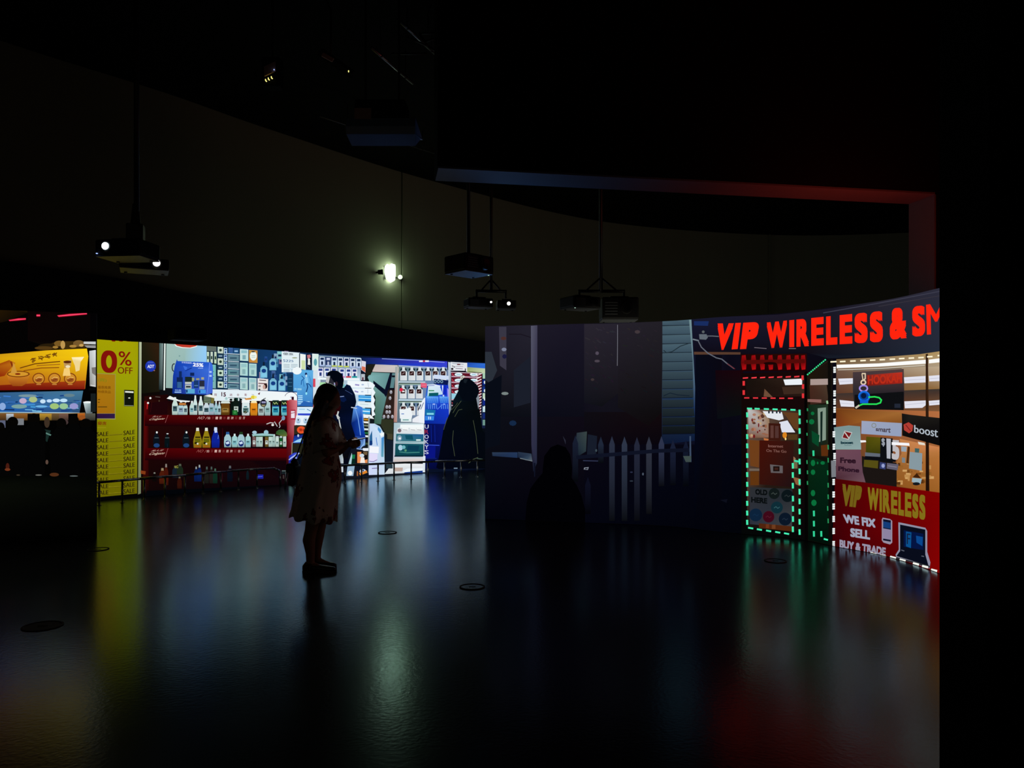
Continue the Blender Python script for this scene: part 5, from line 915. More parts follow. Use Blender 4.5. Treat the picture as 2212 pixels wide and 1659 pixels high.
for (x, y, r, c, ic) in [(1673, 1066, 12, (16, 24, 24), (60, 70, 66)), (1702, 1071, 13.5, (10, 20, 24), (40, 48, 50)), (1679, 1096, 13, (14, 44, 54), (50, 90, 96)), (1633, 1112, 14, (12, 34, 58), (15, 42, 70)), (1661, 1116, 12.5, (62, 8, 24), (80, 24, 40)), (1697, 1121, 14, (10, 22, 38), (30, 44, 60))]:
    with C.part('round_badge'): C.E(x, y, r, r, c); C.L([(x - 6, y + 1), (x - 2, y - 2), (x + 2, y + 2), (x + 6, y - 1)], 1.6, ic)
with C.part('lettering', 'cropped warm letters at the door foot'): C.Q([(1640, 1130), (1715, 1137), (1714, 1148), (1640, 1140)], (80, 36, 14)); C.R(1655, 1132, 1662, 1141, (110, 50, 24)); C.R(1668, 1133, 1676, 1142, (110, 60, 30))
GL = (70, 240, 180)
def dash(x, y, dx, dy, w_, c, name, S=C):
    with S.part(name):
        l = math.hypot(dx, dy); nx, ny = -dy / l * w_ / 2, dx / l * w_ / 2
        S.Q([(x - dx / 2 + nx, y - dy / 2 + ny), (x + dx / 2 + nx, y + dy / 2 + ny), (x + dx / 2 - nx, y + dy / 2 - ny), (x - dx / 2 - nx, y - dy / 2 - ny)], c)
for x in (1619.5, 1636, 1656, 1675, 1694, 1714): dash(x, 882.5 + (x - 1619) * .03, 11, .5, 3.6, GL, 'green_light')
for k, y in enumerate((896, 922, 943, 963, 984, 1005, 1025, 1046, 1066, 1087, 1108, 1128)): dash(1614.5, y, .4, 10.5, 4.4, GL, 'green_light')
for k, y in enumerate((891, 910, 931, 953, 975, 997, 1018, 1041, 1062, 1083, 1105, 1127, 1149)): dash(1728.5, y, .4, 12, 4.4, GL, 'green_light')
for y in (1006, 1026, 1049, 1077, 1099, 1121, 1143): dash(1714, y, .3, 12, 4.4, GL, 'green_light')
for k, x in enumerate((1622, 1641, 1661, 1681, 1700)): dash(x, 1140.5 + k * 3, 11, 2, 3.6, GL, 'green_light')
dash(1722, 996, 10, 2, 4, (60, 220, 170), 'green_light')
with C.part('side_window', 'greenish reflective side window beside the door'):
    C.Q([(1744, 812), (1788, 780), (1800, 776), (1798, 1184), (1744, 1172)], [(30, 20, 10), (50, 36, 20), (24, 18, 14), (6, 14, 6), (8, 12, 6)])
    C.Q([(1750, 832), (1786, 820), (1792, 870), (1752, 874)], [(70, 40, 30), (80, 60, 46), (60, 44, 34), (60, 34, 26)]); C.Q([(1752, 819), (1791, 818), (1791, 831), (1752, 832)], (170, 150, 144)); C.Q([(1746, 862), (1776, 863), (1776, 870), (1746, 868)], (140, 96, 90))
    C.Q([(1748, 874), (1792, 874), (1794, 990), (1748, 980)], [(12, 40, 22), (34, 52, 38), (28, 24, 12), (8, 26, 16)]); C.Q([(1768, 882), (1786, 880), (1786, 950), (1770, 955)], (130, 150, 134)); C.Q([(1774, 890), (1779, 888), (1778, 960), (1774, 955)], (20, 40, 34)); C.Q([(1748, 985), (1796, 1000), (1796, 1176), (1748, 1165)], [(6, 38, 18), (4, 40, 22), (1, 14, 8), (1, 14, 8)])
    C.Q([(1755, 930), (1772, 940), (1770, 965), (1756, 955)], (8, 70, 40)); C.Q([(1775, 962), (1792, 960), (1790, 985), (1776, 985)], (90, 44, 14))
    for (x, y, rx, ry) in [(1758, 1000, 5, 7), (1758, 1020, 5, 6), (1758, 1065, 5, 7), (1760, 1086, 6, 7), (1755, 911, 6, 6), (1757, 893, 4, 4), (1768, 1000, 2, 3), (1779, 1000, 5, 4)]: C.E(x, y, rx, ry, (10, 110, 58), 8)
with C.part('window_mullion'): C.Q([(1739, 805), (1745, 800), (1747, 1170), (1740, 1170)], (4, 3, 3)); C.Q([(1790, 776), (1797, 776), (1799, 1184), (1792, 1182)], (12, 10, 8))
for k in range(11): dash(1746.5 + k * 3.9, 809 - k * 3.15, 2.6, -2, 3, (60, 230, 150), 'green_light')
for (x, y, h_) in [(1746, 885, 6), (1745, 910, 6), (1745, 938, 6), (1745, 998, 8), (1746, 1020, 8), (1746, 1043, 8), (1791, 966, 10), (1791, 994, 10), (1790, 1021, 10), (1791, 1048, 10), (1791, 1073, 10), (1790, 1098, 10), (1791, 1125, 10)]: dash(x, y, .4, h_, 2.6, (40, 150, 90), 'green_light')
for (x, y) in [(1759, 979), (1760, 1109), (1760, 1131), (1760, 1153), (1776, 1153)]: dash(x, y, .4, 12, 4.2, (50, 210, 150), 'green_light')
dash(1786, 1165, 9, 2.4, 3.6, GL, 'green_light'); dash(1789, 869, 1, 7, 4, (150, 200, 150), 'green_light')
# shop window
with C.part('shop_window', 'warm lit shop window interior'):
    C.Q([(1808, 776), (1900, 772), (1990, 765), (2080, 752), (2080, 800), (1808, 812)], [(110, 84, 50), (150, 124, 90), (170, 140, 90), (180, 150, 100), (180, 164, 140), (130, 100, 76)])
    C.Q([(1808, 800), (2080, 790), (2080, 850), (1808, 855)], [(110, 84, 70), (200, 180, 150), (150, 110, 60), (90, 50, 34)]); C.Q([(1808, 850), (2080, 838), (2080, 900), (1808, 895)], [(60, 50, 46), (56, 50, 46), (140, 96, 60), (110, 60, 30)])
    C.Q([(1808, 882), (2080, 890), (2080, 1075), (1808, 1040)], [(130, 72, 24), (190, 116, 70), (150, 90, 30), (60, 36, 24)])
    C.Q([(1808, 884), (1950, 890), (1950, 915), (1862, 912), (1808, 925)], [(110, 56, 20), (160, 104, 50), (130, 76, 30), (150, 90, 36), (120, 50, 24)])
    C.Q([(1946, 948), (2022, 964), (2080, 975), (2080, 1075), (1932, 1048), (1932, 1010), (1950, 980)], [(196, 130, 76), (206, 130, 80), (190, 120, 60), (160, 100, 40), (140, 84, 30), (150, 96, 44), (176, 116, 64)])
    for i in range(40): x = rnd.uniform(1934, 2010); y = rnd.uniform(995, 1045); C.R(x, y, x + rnd.uniform(4, 12), y + rnd.uniform(3, 9), rnd.choice([(190, 140, 80), (120, 70, 24), (206, 160, 100), (90, 50, 16), (150, 96, 40)]))
    C.Q([(1864, 985), (1940, 1000), (1940, 1060), (1864, 1045)], (26, 20, 18))
with C.part('tube_light', 'long white ceiling tube'): C.Q([(1809, 788), (1900, 785), (2003, 777), (2003, 785.5), (1900, 792), (1809, 795.5)], (252, 252, 250)); C.L([(1812, 799), (1905, 796), (2000, 789)], 1.6, (210, 204, 190)); C.L([(1845, 800), (1950, 796)], 1.5, (90, 80, 70))
with C.part('tube_light'): C.Q([(2009, 777), (2080, 768), (2080, 778), (2009, 785)], (252, 252, 250))
for q in ([(1812, 818), (1844, 817), (1845, 829), (1815, 831)], [(1955, 815), (2002, 812), (2002, 826), (1956, 828)], [(2009, 812), (2060, 808), (2060, 822), (2010, 824)], [(1815, 864), (1846, 867), (1847, 879), (1818, 878)], [(1956, 867), (2003, 865), (2003, 875), (1995, 881), (1957, 882)], [(2009, 866), (2060, 862), (2060, 872), (2010, 876)]):
    with C.part('ceiling_light', 'white lit ceiling panel'): C.Q(q, (226, 226, 238)); C.L([((q[0][0] + q[-1][0]) / 2 + 2, (q[0][1] + q[-1][1]) / 2), ((q[1][0] + q[2][0]) / 2 - 2, (q[1][1] + q[2][1]) / 2)], 1, (190, 190, 206))
with C.part('window_mullion'): C.Q([(2003, 765), (2008, 764), (2011, 1062), (2003, 1060)], [(40, 22, 12), (60, 36, 20), (30, 14, 8), (30, 14, 6)])
with C.part('hanging_sign', 'black box sign with glowing red letters and a neon pipe'):
    C.Q([(1844, 804), (1955, 797), (1956, 850), (1955, 886), (1848, 884), (1844, 845)], [(70, 56, 60), (80, 60, 60), (38, 32, 38), (10, 10, 14), (12, 14, 18), (44, 40, 46)]); C.Q([(1848, 853), (1955, 846), (1955, 886), (1849, 884)], (14, 15, 18)); C.R(1935, 872, 1948, 881, (34, 40, 54))
    with C.part('lettering', 'blurred red letters'): C.Q([(1874, 810), (1952, 804), (1952, 828), (1874, 834)], [(130, 40, 34), (190, 50, 34), (160, 34, 24), (110, 26, 20)]); C.T('HOOKAH', [(1877, 811), (1951, 807), (1951, 826), (1877, 831)], (186, 44, 24), .03)
    with C.part('neon_pipe', 'neon pipe shape in white, blue and green'):
        C.L([(1864, 807), (1871, 807), (1871, 818), (1866, 822)], 2.6, (226, 206, 176)); C.L([(1864, 808), (1866, 820)], 2.4, (214, 190, 160)); C.Ring(1867, 826, 5, 4.5, 3, (226, 200, 170), 12); C.Ring(1867.5, 839, 8.5, 6.5, 3.4, (160, 140, 226), 14); C.E(1869, 857, 13, 13, (10, 70, 160)); C.Ring(1869, 856, 11.5, 10, 3, (20, 110, 230), 16); C.E(1868, 855, 6, 6, (8, 24, 60)); C.R(1860, 864, 1878, 871, (16, 90, 206))
        C.L([(1879, 858), (1892, 857), (1902, 859), (1907, 864), (1905, 870), (1896, 873), (1880, 873), (1866, 873), (1856, 877)], 3.2, (40, 226, 90)); C.L([(1851, 881), (1858, 876)], 4.2, (200, 190, 170))
with C.part('sign_panel', 'white sign with a grey word'):
    C.Q([(1863, 909), (1951, 914), (1950, 943), (1862, 937)], [(156, 164, 190), (150, 160, 186), (146, 160, 190), (150, 162, 190)])
    with C.part('lettering', 'dark word smart with a ring'): C.T('smart', [(1894, 924), (1927, 925), (1926, 935), (1894, 931)], (74, 66, 78), .03); C.Ring(1890, 919, 4.6, 4.6, 1.5, (130, 134, 120), 12)
with C.part('sign_panel', 'black sign with white word boost'):
    C.Q([(1951, 893), (1970, 896), (2080, 908), (2080, 975), (1952, 941)], [(20, 18, 16), (30, 28, 24), (20, 18, 18), (10, 10, 12), (12, 10, 10)])
    with C.part('lettering', 'white word boost'): C.T('boost', [(1978, 918), (2030, 925), (2030, 945), (1978, 934)], (176, 186, 196), .02)
    with C.part('emblem', 'red rounded square'): C.Q([(1955, 917), (1966, 912), (1976, 919), (1974, 931), (1967, 936), (1956, 929)], (176, 60, 50)); C.L([(1960, 918), (1970, 930)], 2, (120, 30, 30))
with C.part('poster', 'pale green poster with a red diamond'):
    C.Q([(1803, 923), (1835, 919), (1860, 921), (1862, 971), (1807, 971)], [(120, 146, 146), (130, 156, 156), (120, 144, 146), (140, 166, 166), (136, 162, 160)])
    with C.part('emblem', 'red diamond with a white bar'): C.Q([(1826, 930), (1843, 934), (1835, 950), (1820, 946)], (190, 190, 190)); C.Q([(1827, 932), (1841, 935.5), (1834, 948), (1822, 945)], (116, 24, 26)); C.L([(1827, 934), (1836, 947)], 2.2, (200, 206, 200))
    with C.part('lettering', 'dark teal word boost'): C.T('boost', [(1818, 953), (1845, 953), (1845, 959), (1818, 959)], (14, 50, 60), .05); C.L([(1826, 962), (1841, 962)], 1, (90, 120, 124))
with C.part('poster', 'mauve poster with the words Free Phone'):
    C.Q([(1808, 972), (1861, 971), (1866, 1020), (1872, 1042), (1808, 1034)], [(110, 72, 86), (106, 68, 84), (96, 66, 80), (110, 80, 90), (74, 40, 50)])
    with C.part('lettering', 'dark words Free Phone'): C.T('Free', [(1817, 988), (1851, 989), (1851, 1001), (1817, 1000)], (44, 20, 34), .045); C.T('Phone', [(1813, 1007), (1859, 1011), (1858, 1021), (1813, 1017)], (44, 20, 36), .045)
with C.part('goods_card', 'olive goods card'): C.Q([(1873, 943), (1906, 945), (1905, 982), (1872, 977)], [(80, 76, 10), (90, 84, 16), (54, 54, 10), (60, 60, 10)]); C.Q([(1871, 977), (1905, 980), (1904, 988), (1871, 985)], (96, 104, 116)); C.Q([(1869, 993), (1900, 995), (1899, 1012), (1868, 1008)], (84, 76, 20)); C.Q([(1871, 985), (1940, 989), (1938, 998), (1871, 993)], (10, 12, 18))
with C.part('price_sign', 'white figures of a 15 dollar price on black'):
    C.Q([(1905, 945), (1932, 947), (1932, 1000), (1904, 996)], (12, 14, 18)); C.T('$', [(1907, 946), (1915, 947), (1915, 965), (1908, 964)], (150, 156, 166), .04); C.T('1', [(1918, 947), (1928, 948), (1927, 991), (1919, 990)], (176, 180, 190), .06); C.T('5', [(1930, 950), (1947, 951), (1946, 994), (1930, 992)], (190, 186, 190), .06)
with C.part('shelf_light', 'short white strip light'): C.Q([(1930, 955), (1968, 957), (1969, 963), (1930, 961)], (246, 246, 250)); C.Q([(1986, 954), (2001, 957), (2002, 962), (1988, 960)], (226, 220, 206)); C.Q([(1860, 951), (1872, 951), (1873, 955), (1861, 956)], (240, 240, 240))
with C.part('goods_card', 'blue card with a white swirl'): C.Q([(1904, 998), (1917, 1000), (1916, 1014), (1903, 1012)], (50, 60, 110)); C.E(1911, 1006, 3.6, 4.4, (150, 160, 206)); C.Q([(1919, 1000), (1944, 1003), (1942, 1016), (1918, 1012)], (96, 92, 110)); C.L([(1921, 1006), (1940, 1009)], 1.4, (140, 136, 150))
with C.part('goods_card', 'white hang card'): C.Q([(1950, 964), (1962, 965), (1961, 976), (1950, 975)], (150, 164, 176)); C.Q([(1951, 988), (1958, 989), (1958, 1000), (1951, 999)], (120, 130, 136)); C.Q([(1964, 964), (1969, 966), (1966, 1002), (1961, 1000)], (80, 44, 16))
with C.part('goods_card', 'pale notice on the shelf'): C.Q([(1969, 976), (1996, 979), (1995, 1017), (1967, 1012)], (134, 152, 160)); C.Q([(1980, 968), (1990, 969), (1989, 978), (1980, 977)], (60, 96, 96)); 
with C.part('goods_card', 'pale oval tag'): C.Q([(1974, 1032), (1995, 1034), (1992, 1046), (1973, 1041)], (150, 176, 186)); C.Q([(1975, 1031), (1984, 1022), (1993, 1033)], (60, 30, 10)); C.E(1983, 1045, 8, 3.4, (20, 24, 28))
for k, (x, y) in enumerate([(1802.5, 781.5), (1822, 781), (1844, 780), (1866, 779), (1887, 778), (1908, 777), (1930, 776), (1950, 774.5), (1971, 773.5), (1992, 772.5), (2012, 770.5), (2034, 768)]): dash(x, y, 12 if k else 13, -.6, 3.2, (255, 246, 214), 'white_light')
with C.part('shop_banner', 'red banner lettered VIP WIRELESS, WE FIX SELL BUY & TRADE'):
    C.Q([(1806, 1034), (1915, 1048), (2026, 1063), (2080, 1071), (2080, 1256), (2026, 1237), (1915, 1208), (1800, 1186)], [(70, 1, 4), (96, 1, 3), (132, 2, 1), (134, 2, 1), (138, 3, 2), (128, 2, 2), (84, 1, 5), (54, 0, 6)])
    with C.part('lettering', 'yellow VIP'): C.T('V', [(1822, 1045), (1842, 1048), (1836, 1093), (1824, 1094)], (112, 92, 22), .08); C.T('I', [(1842, 1048), (1850, 1049), (1844, 1095), (1837, 1094)], (112, 92, 22), .08); C.T('P', [(1851, 1048), (1866, 1051), (1858, 1097), (1845, 1095)], (112, 92, 22), .08)
    with C.part('lettering', 'yellow WIRELESS'): 
        ws = [29, 8, 20, 18, 16, 18, 17, 17]; x = 1877; tot = sum(ws)
        for ch, w_ in zip('WIRELESS', ws):
            wd = (2005 - 1877) * w_ / tot; f = lambda q, a, b: a + (b - a) * (q - 1877) / (2005 - 1877); xb = x + wd - 2
            C.T(ch, [(x, f(x, 1052, 1070)), (xb, f(xb, 1052, 1070)), (xb, f(xb, 1100, 1124)), (x, f(x, 1100, 1124))], (128, 108, 24), .055); x += wd
    WH = (156, 160, 180)
    with C.part('lettering', 'white WE FIX'): C.T('WE FIX', [(1823, 1110), (1894, 1121), (1894, 1140), (1826, 1129)], WH, .05)
    with C.part('lettering', 'white SELL'): C.T('SELL', [(1839, 1140), (1882, 1146), (1882, 1166), (1839, 1159)], WH, .05)
    with C.part('lettering', 'white BUY & TRADE'): C.T('BUY & TRADE', [(1816, 1165), (1917, 1183), (1916, 1201), (1816, 1183)], (150, 144, 164), .05)
    with C.part('phone_picture', 'picture of a phone in a white outline'):
        C.Q([(1910, 1118), (1926, 1121), (1931, 1125), (1931, 1172), (1926, 1176), (1912, 1172), (1908, 1167), (1908, 1122)], (150, 140, 160)); C.Q([(1911, 1121), (1928, 1124), (1928, 1170), (1911, 1167)], (14, 18, 40)); C.Q([(1911.5, 1126), (1927.5, 1129), (1927.5, 1142), (1911.5, 1139)], (20, 60, 120)); C.Q([(1911, 1141), (1928, 1144), (1928, 1166), (1911, 1163)], (140, 130, 160))
    with C.part('laptop_picture', 'picture of a black laptop in a white outline'):
        C.Q([(1944, 1128), (1950, 1129), (2003, 1140), (2007, 1147), (2007, 1192), (2014, 1215), (2012, 1228), (1940, 1205), (1938, 1198), (1945, 1187)], (140, 140, 160)); C.Q([(1948, 1133), (2003, 1144), (2003, 1198), (2010, 1222), (1940, 1201), (1948, 1190)], (8, 12, 26)); C.Q([(1956, 1145), (1999, 1153), (1999, 1188), (1956, 1181)], (4, 20, 66)); C.Q([(1961, 1148), (1973, 1150), (1972, 1184), (1961, 1180)], (10, 80, 140)); C.T('F', [(1963, 1152), (1971, 1153), (1970, 1176), (1963, 1175)], (20, 30, 60), .02); C.Q([(1983, 1157), (1998, 1160), (1997, 1180), (1984, 1172)], (10, 70, 140)); C.L([(1951, 1188), (1957, 1190)], 2, (90, 96, 110)); C.L([(1995, 1201), (2000, 1202)], 2, (90, 96, 110))
    C.L([(1940, 1205), (1975, 1214), (2012, 1224)], 4, (40, 40, 44))
for k, (x, y) in enumerate([(1890, 1196), (1911, 1201), (1933, 1204), (1954, 1210), (1983, 1218), (2003, 1224), (2022, 1232), (2044, 1240)]): dash(x, y, 13, 3.4, 4.6, (244, 246, 238), 'white_light')
for y in (799, 824, 850, 868, 885, 911, 938, 965, 985, 1000, 1041, 1068, 1094, 1121, 1147, 1175):
    with C.part('white_light'):
        for d in (-4.6, 0, 4.6): C.Q([(1800.5, y + d - 1.8), (1806, y + d - 2.2), (1806, y + d + 1.6), (1800.8, y + d + 2)], (240, 246, 246))
with C.part('light_box', 'grey box on the window frame'): C.Q([(1797, 995), (1807, 994), (1808, 1030), (1798, 1031)], (120, 124, 130)); 
# ================================================================== REAL THINGS IN THE HALL
# emergency light on the beige wall
def wall_point(px):
    best = None
    for a, b in zip(pl[:-1], pl[1:]):
        if a[1] > 5 and b[1] > 5 and colof(a) <= px <= colof(b):
            t = (px - colof(a)) / (colof(b) - colof(a)); p = Vector(a) * (1 - t) + Vector(b) * t; d = (Vector(b) - Vector(a)).normalized(); return p, d
wp, wd_ = wall_point(838); wn = Vector((wd_.y, -wd_.x)); ang = math.atan2(wd_.y, wd_.x)
zE = EYE + (HZ - 590) / F * wp.y; s_ = wp.y / F
def onwall(dx, dz, out): q = wp + wd_ * dx + wn * out; return Vector((q.x, q.y, zE + dz))
t = empty('emergency_light', onwall(0, -.2, 0)); tag(t, 'glowing white-green emergency light with two small spot heads on the beige wall', 'lamp')
bm = bmesh.new(); box(bm, onwall(0, 0, .03), (.24, .06, .30), ang, .01); meshobj('housing', bm, M['white'], t)
bm = bmesh.new()
pts = [(-.15, .0), (-.14, .12), (-.08, .18), (-.02, .14), (.04, .21), (.13, .20), (.14, 0), (.12, -.16), (.02, -.21), (-.10, -.15)]
f0 = [bm.verts.new(onwall(x, z, .062)) for x, z in pts]; f1 = [bm.verts.new(onwall(x * .92, z * .92, .10)) for x, z in pts]
bm.faces.new(f1)
for i in range(len(pts)): bm.faces.new((f0[i], f0[(i + 1) % len(pts)], f1[(i + 1) % len(pts)], f1[i]))
meshobj('diffuser', bm, M['exit'], t)
for sx, zz in ((-1, -.03), (1, -.08)):
    bm = bmesh.new(); a = onwall(sx * .33, zz, .05); b = onwall(sx * .25, zz + .01, .12); tube(bm, a, b, .05, .06); tube(bm, onwall(sx * .33, zz, 0), a, .02); o = meshobj('spot_head', bm, M['plastic'], t)
    bm = bmesh.new(); dr = (b - a).normalized(); tube(bm, b, b + dr * .008, .052); meshobj('lens', bm, M['white'], o)
    bm = bmesh.new(); tube(bm, onwall(sx * .18, zz, .03), onwall(sx * .33, zz, .03), .012); meshobj('arm', bm, M['steel'], t)
pt = bpy.data.lights.new('emergency_glow', 'POINT'); pt.energy = 3.4; pt.color = (0.66, 1.0, 0.50); pt.shadow_soft_size = .12
po = bpy.data.objects.new('emergency_glow', pt); col.objects.link(po); po.location = onwall(0.0, 0.0, .30)

# ceiling mounts and projectors --------------------------------------
def mount(px, yb, D, label, rod=.03, bar=None, brace=True, yaw=0, ply=None):
    p = at(px, yb, D); t = empty('projector_mount', (p.x, p.y, RM)); tag(t, label, 'bracket')
    bm = bmesh.new(); tube(bm, (p.x, p.y, RM), (p.x, p.y, p.z), rod, n=14); meshobj('rod', bm, M['steel'], t, True)
    bm = bmesh.new(); box(bm, (p.x, p.y, RM - .015), (.24, .24, .03), 0, .004); meshobj('ceiling_plate', bm, M['steel'], t)
    if bar:
        c = Vector((math.cos(yaw), math.sin(yaw), 0)); a, b = p - c * bar[0], p + c * bar[1]
        bm = bmesh.new(); tube(bm, a, b, .022); meshobj('crossbar', bm, M['steel'], t, True)
        for e in (a, b):
            bm = bmesh.new(); tube(bm, e + Vector((0, 0, .02)), e - Vector((0, 0, bar[2])), .016); meshobj('hanger', bm, M['steel'], t, True)
        if brace:
            for e in (p + (a - p) * .72, p + (b - p) * .72):
                bm = bmesh.new(); tube(bm, p + Vector((0, 0, bar[3])), e, .012); meshobj('brace', bm, M['steel'], t, True)
    return t
def projector(px, py, D, size, yaw, label, lens=None, lensm='lens_white', pitch=0, lens_r=.035, led=None, hood=0.0):
    """px,py = middle of the body; local: width along x, lens on the -y face"""
    c = at(px, py, D); w_, dp, h = size; t = empty('projector', (c.x, c.y, c.z)); tag(t, label, 'projector')
    R_ = Matrix.Rotation(yaw, 4, 'Z') @ Matrix.Rotation(pitch, 4, 'X')
    def W(x, y, z): return c + (R_ @ Vector((x, y, z)))
    bm = bmesh.new(); box(bm, c, (w_, dp, h), rot=R_, bev=min(.02, h * .12)); meshobj('body', bm, M['plastic'], t)
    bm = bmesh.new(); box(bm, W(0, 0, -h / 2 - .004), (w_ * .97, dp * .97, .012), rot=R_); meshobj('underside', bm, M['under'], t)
    lx = lens if lens is not None else w_ * .25
    bm = bmesh.new(); tube(bm, W(lx, -dp / 2 + .01, 0), W(lx, -dp / 2 - .05, 0), lens_r * 1.7, lens_r * 1.5, 20); o = meshobj('lens_barrel', bm, M['steel'], t, False)
    bm = bmesh.new(); tube(bm, W(lx, -dp / 2 - .049, 0), W(lx, -dp / 2 - .056, 0), lens_r, n=18); meshobj('lens_glass', bm, M[lensm], o)
    for k in range(5):
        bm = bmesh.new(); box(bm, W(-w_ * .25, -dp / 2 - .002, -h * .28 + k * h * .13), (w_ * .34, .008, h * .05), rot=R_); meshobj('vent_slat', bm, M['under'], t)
    bm = bmesh.new(); box(bm, W(0, 0, h / 2 + .012), (w_ * .5, dp * .5, .024), rot=R_); meshobj('top_plate', bm, M['steel'], t)
    for sx in (-1, 1):
        bm = bmesh.new(); tube(bm, W(sx * w_ * .38, dp * .3, -h / 2), W(sx * w_ * .38, dp * .3, -h / 2 - .02), .015, n=10); meshobj('foot', bm, M['plastic'], t)
    if led:
        bm = bmesh.new(); ellip(bm, W(*led[:3]), (.010, .010, .006), u=8, v=6); meshobj('status_light', bm, M[led[3]], t)
    return t
# left pair
D1 = 7.4; mount(295, 492, D1, 'black rod from the ceiling carrying the two stacked projectors at far left', rod=.026)
t = bpy.data.objects['projector_mount']
bm = bmesh.new(); c = at(293, 508, D1); box(bm, c, (.15, .15, .20), .3, .01); tube(bm, c + Vector((0, 0, .08)), c + Vector((0, 0, .30)), .05, .028); meshobj('clamp', bm, M['steel'], t)
projector(277, 541, D1, (.46, .34, .155), -.12, 'left projector of the stacked pair at far left, lens glowing cold blue', lens=-.085, lensm='lens_blue', lens_r=.034, led=(-.2, -.18, -.06, 'led_blue'))
projector(312, 574, D1 + .48, (.46, .34, .105), .45, 'lower right projector of the stacked pair at far left, white lens', lens=.11, lensm='lens_white', lens_r=.034)
# middle near one, seen from below at its corner
mount(1012, 548, 9.2, 'black rod carrying the single box projector left of the twin projectors', rod=.022)
projector(1013, 573, 9.2, (.45, .40, .205), .76, 'single box projector hanging corner-on in the middle, bluish underside', lens=.06, lensm='glassdark', lens_r=.05, led=(.2, -.13, -.112, 'led_green'))
# twin pair on a crossbar
mount(1061, 629, 11.0, 'thin black rod with triangular bracket above the small twin projectors', rod=.022, bar=(.21, .21, .10, .17), yaw=.1)
projector(1033, 655, 11.0, (.37, .26, .12), .35, 'left projector of the small twin pair, tiny lens glint at its right end', lens=.135, lensm='lens_white', lens_r=.014)
projector(1093, 659, 10.9, (.27, .24, .11), .12, 'right projector of the small twin pair with a round white lens', lens=.02, lensm='lens_white', lens_r=.024)
# pair over the right screen
mount(1298, 629, 10.6, 'black rod with triangular bracket above the large projector pair over the fence picture', rod=.026, bar=(.30, .32, .09, .19), yaw=0)
projector(1253, 655, 10.4, (.44, .36, .15), .5, 'left projector of the large pair over the fence picture, greenish underside', lens=.1, lensm='glassdark', led=(-.16, -.12, -.085, 'led_green'))
projector(1336, 669, 10.6, (.50, .40, .30), 0, 'deep black projector of the large pair just above the fence picture', lens=.08, lensm='glassdark', lens_r=.05)
# dark unit on the wall above the long screen
c = at(405, 722, 11.9); wp2, wd2 = c, None
t = empty('projector', c); tag(t, 'black short-throw projector fixed just above the pharmacy picture', 'projector')
bm = bmesh.new(); box(bm, c, (.50, .42, .20), .72, .05); meshobj('body', bm, M['black'], t)
bm = bmesh.new(); box(bm, c + Vector((-.05, -.1, -.09)), (.30, .22, .03), .72, .008); meshobj('lens_hood', bm, M['black'], t)
bm = bmesh.new(); tube(bm, c + Vector((0, .1, .02)), c + Vector((-.35, .75, .02)), .03); meshobj('wall_arm', bm, M['steel'], t)

# big hood near the ceiling
D5 = 8.8; a0, a1 = at(753, 288, D5), at(900, 288, D5); b0, b1 = at(758, 312, D5 - .05), at(896, 312, D5 - .05)
t = empty('projector', at(826, 312, D5)); tag(t, 'large grey projector hood hanging near the ceiling, its lower face faintly blue', 'projector')
bm = bmesh.new()
zt = at(826, 262, D5).z; zb = b0.z
prof = [(0, zb), (-.13, zb + .09), (-.16, zb + .17), (-.10, zt), (.62, zt), (.62, zb + .30), (.5, zb + .25)]
L_ = [bm.verts.new((b0.x if i in (0, 6) else a0.x, D5 + y, z)) for i, (y, z) in enumerate(prof)]; R2 = [bm.verts.new((b1.x if i in (0, 6) else a1.x, D5 + y, z)) for i, (y, z) in enumerate(prof)]
bm.faces.new(L_); bm.faces.new(R2[::-1])
for i in range(len(prof)): bm.faces.new((L_[i], L_[(i + 1) % 7], R2[(i + 1) % 7], R2[i]))
meshobj('hood_body', bm, M['hood'], t)
bm = bmesh.new(); c = at(784, 246, D5 - .1); box(bm, c, (.19, .02, .125)); tag(meshobj('warning_label', bm, M['label'], t), 'reddish label plate')
bm = bmesh.new(); box(bm, at(826, 246, D5 + .3), (.6, .35, .22), 0, .02); meshobj('upper_body', bm, M['plastic'], t)
for x in (790, 862):
    bm = bmesh.new(); p = at(x, 240, D5 + .35); tube(bm, p, (p.x, p.y, RM), .015); meshobj('suspension_rod', bm, M['steel'], t, True)
# small control units with indicator lights
D6 = 9.0; c = at(583, 152, D6); t = empty('control_unit', c); tag(t, 'small ceiling control unit with three yellow lights in a row', 'control unit')
bm = bmesh.new(); box(bm, c + Vector((0, .1, 0)), (.22, .16, .34), 0, .01); meshobj('body', bm, M['black'], t)
bm = bmesh.new()
q = [at(570, 144, D6), at(595, 132, D6), at(595, 153, D6), at(571, 164, D6)]; v = [bm.verts.new(p) for p in q]; v2 = [bm.verts.new(p + Vector((0, .02, 0))) for p in q]
bm.faces.new(v); bm.faces.new(v2[::-1])
for i in range(4): bm.faces.new((v[i], v[(i + 1) % 4], v2[(i + 1) % 4], v2[i]))
tag(meshobj('label_plate', bm, M['label'], t), 'reddish sloping label plate')
for (x, y) in ((574.5, 173.5), (580.5, 170.5), (587, 167.5)):
    bm = bmesh.new(); path(bm, [at(x - 1, y - 2.6, D6), at(x - .6, y + .8, D6), at(x + 1.8, y + 2.6, D6)], .0058, 8); meshobj('indicator_light', bm, M['led_yellow'], t)
bm = bmesh.new(); ellip(bm, at(592, 150.5, D6 - .02), (.007, .007, .007), u=8, v=6); meshobj('indicator_light', bm, M['led_blue'], t)
bm = bmesh.new(); p = c + Vector((0, .1, .15)); tube(bm, p, (p.x, p.y, RM), .012); meshobj('suspension_rod', bm, M['steel'], t, True)
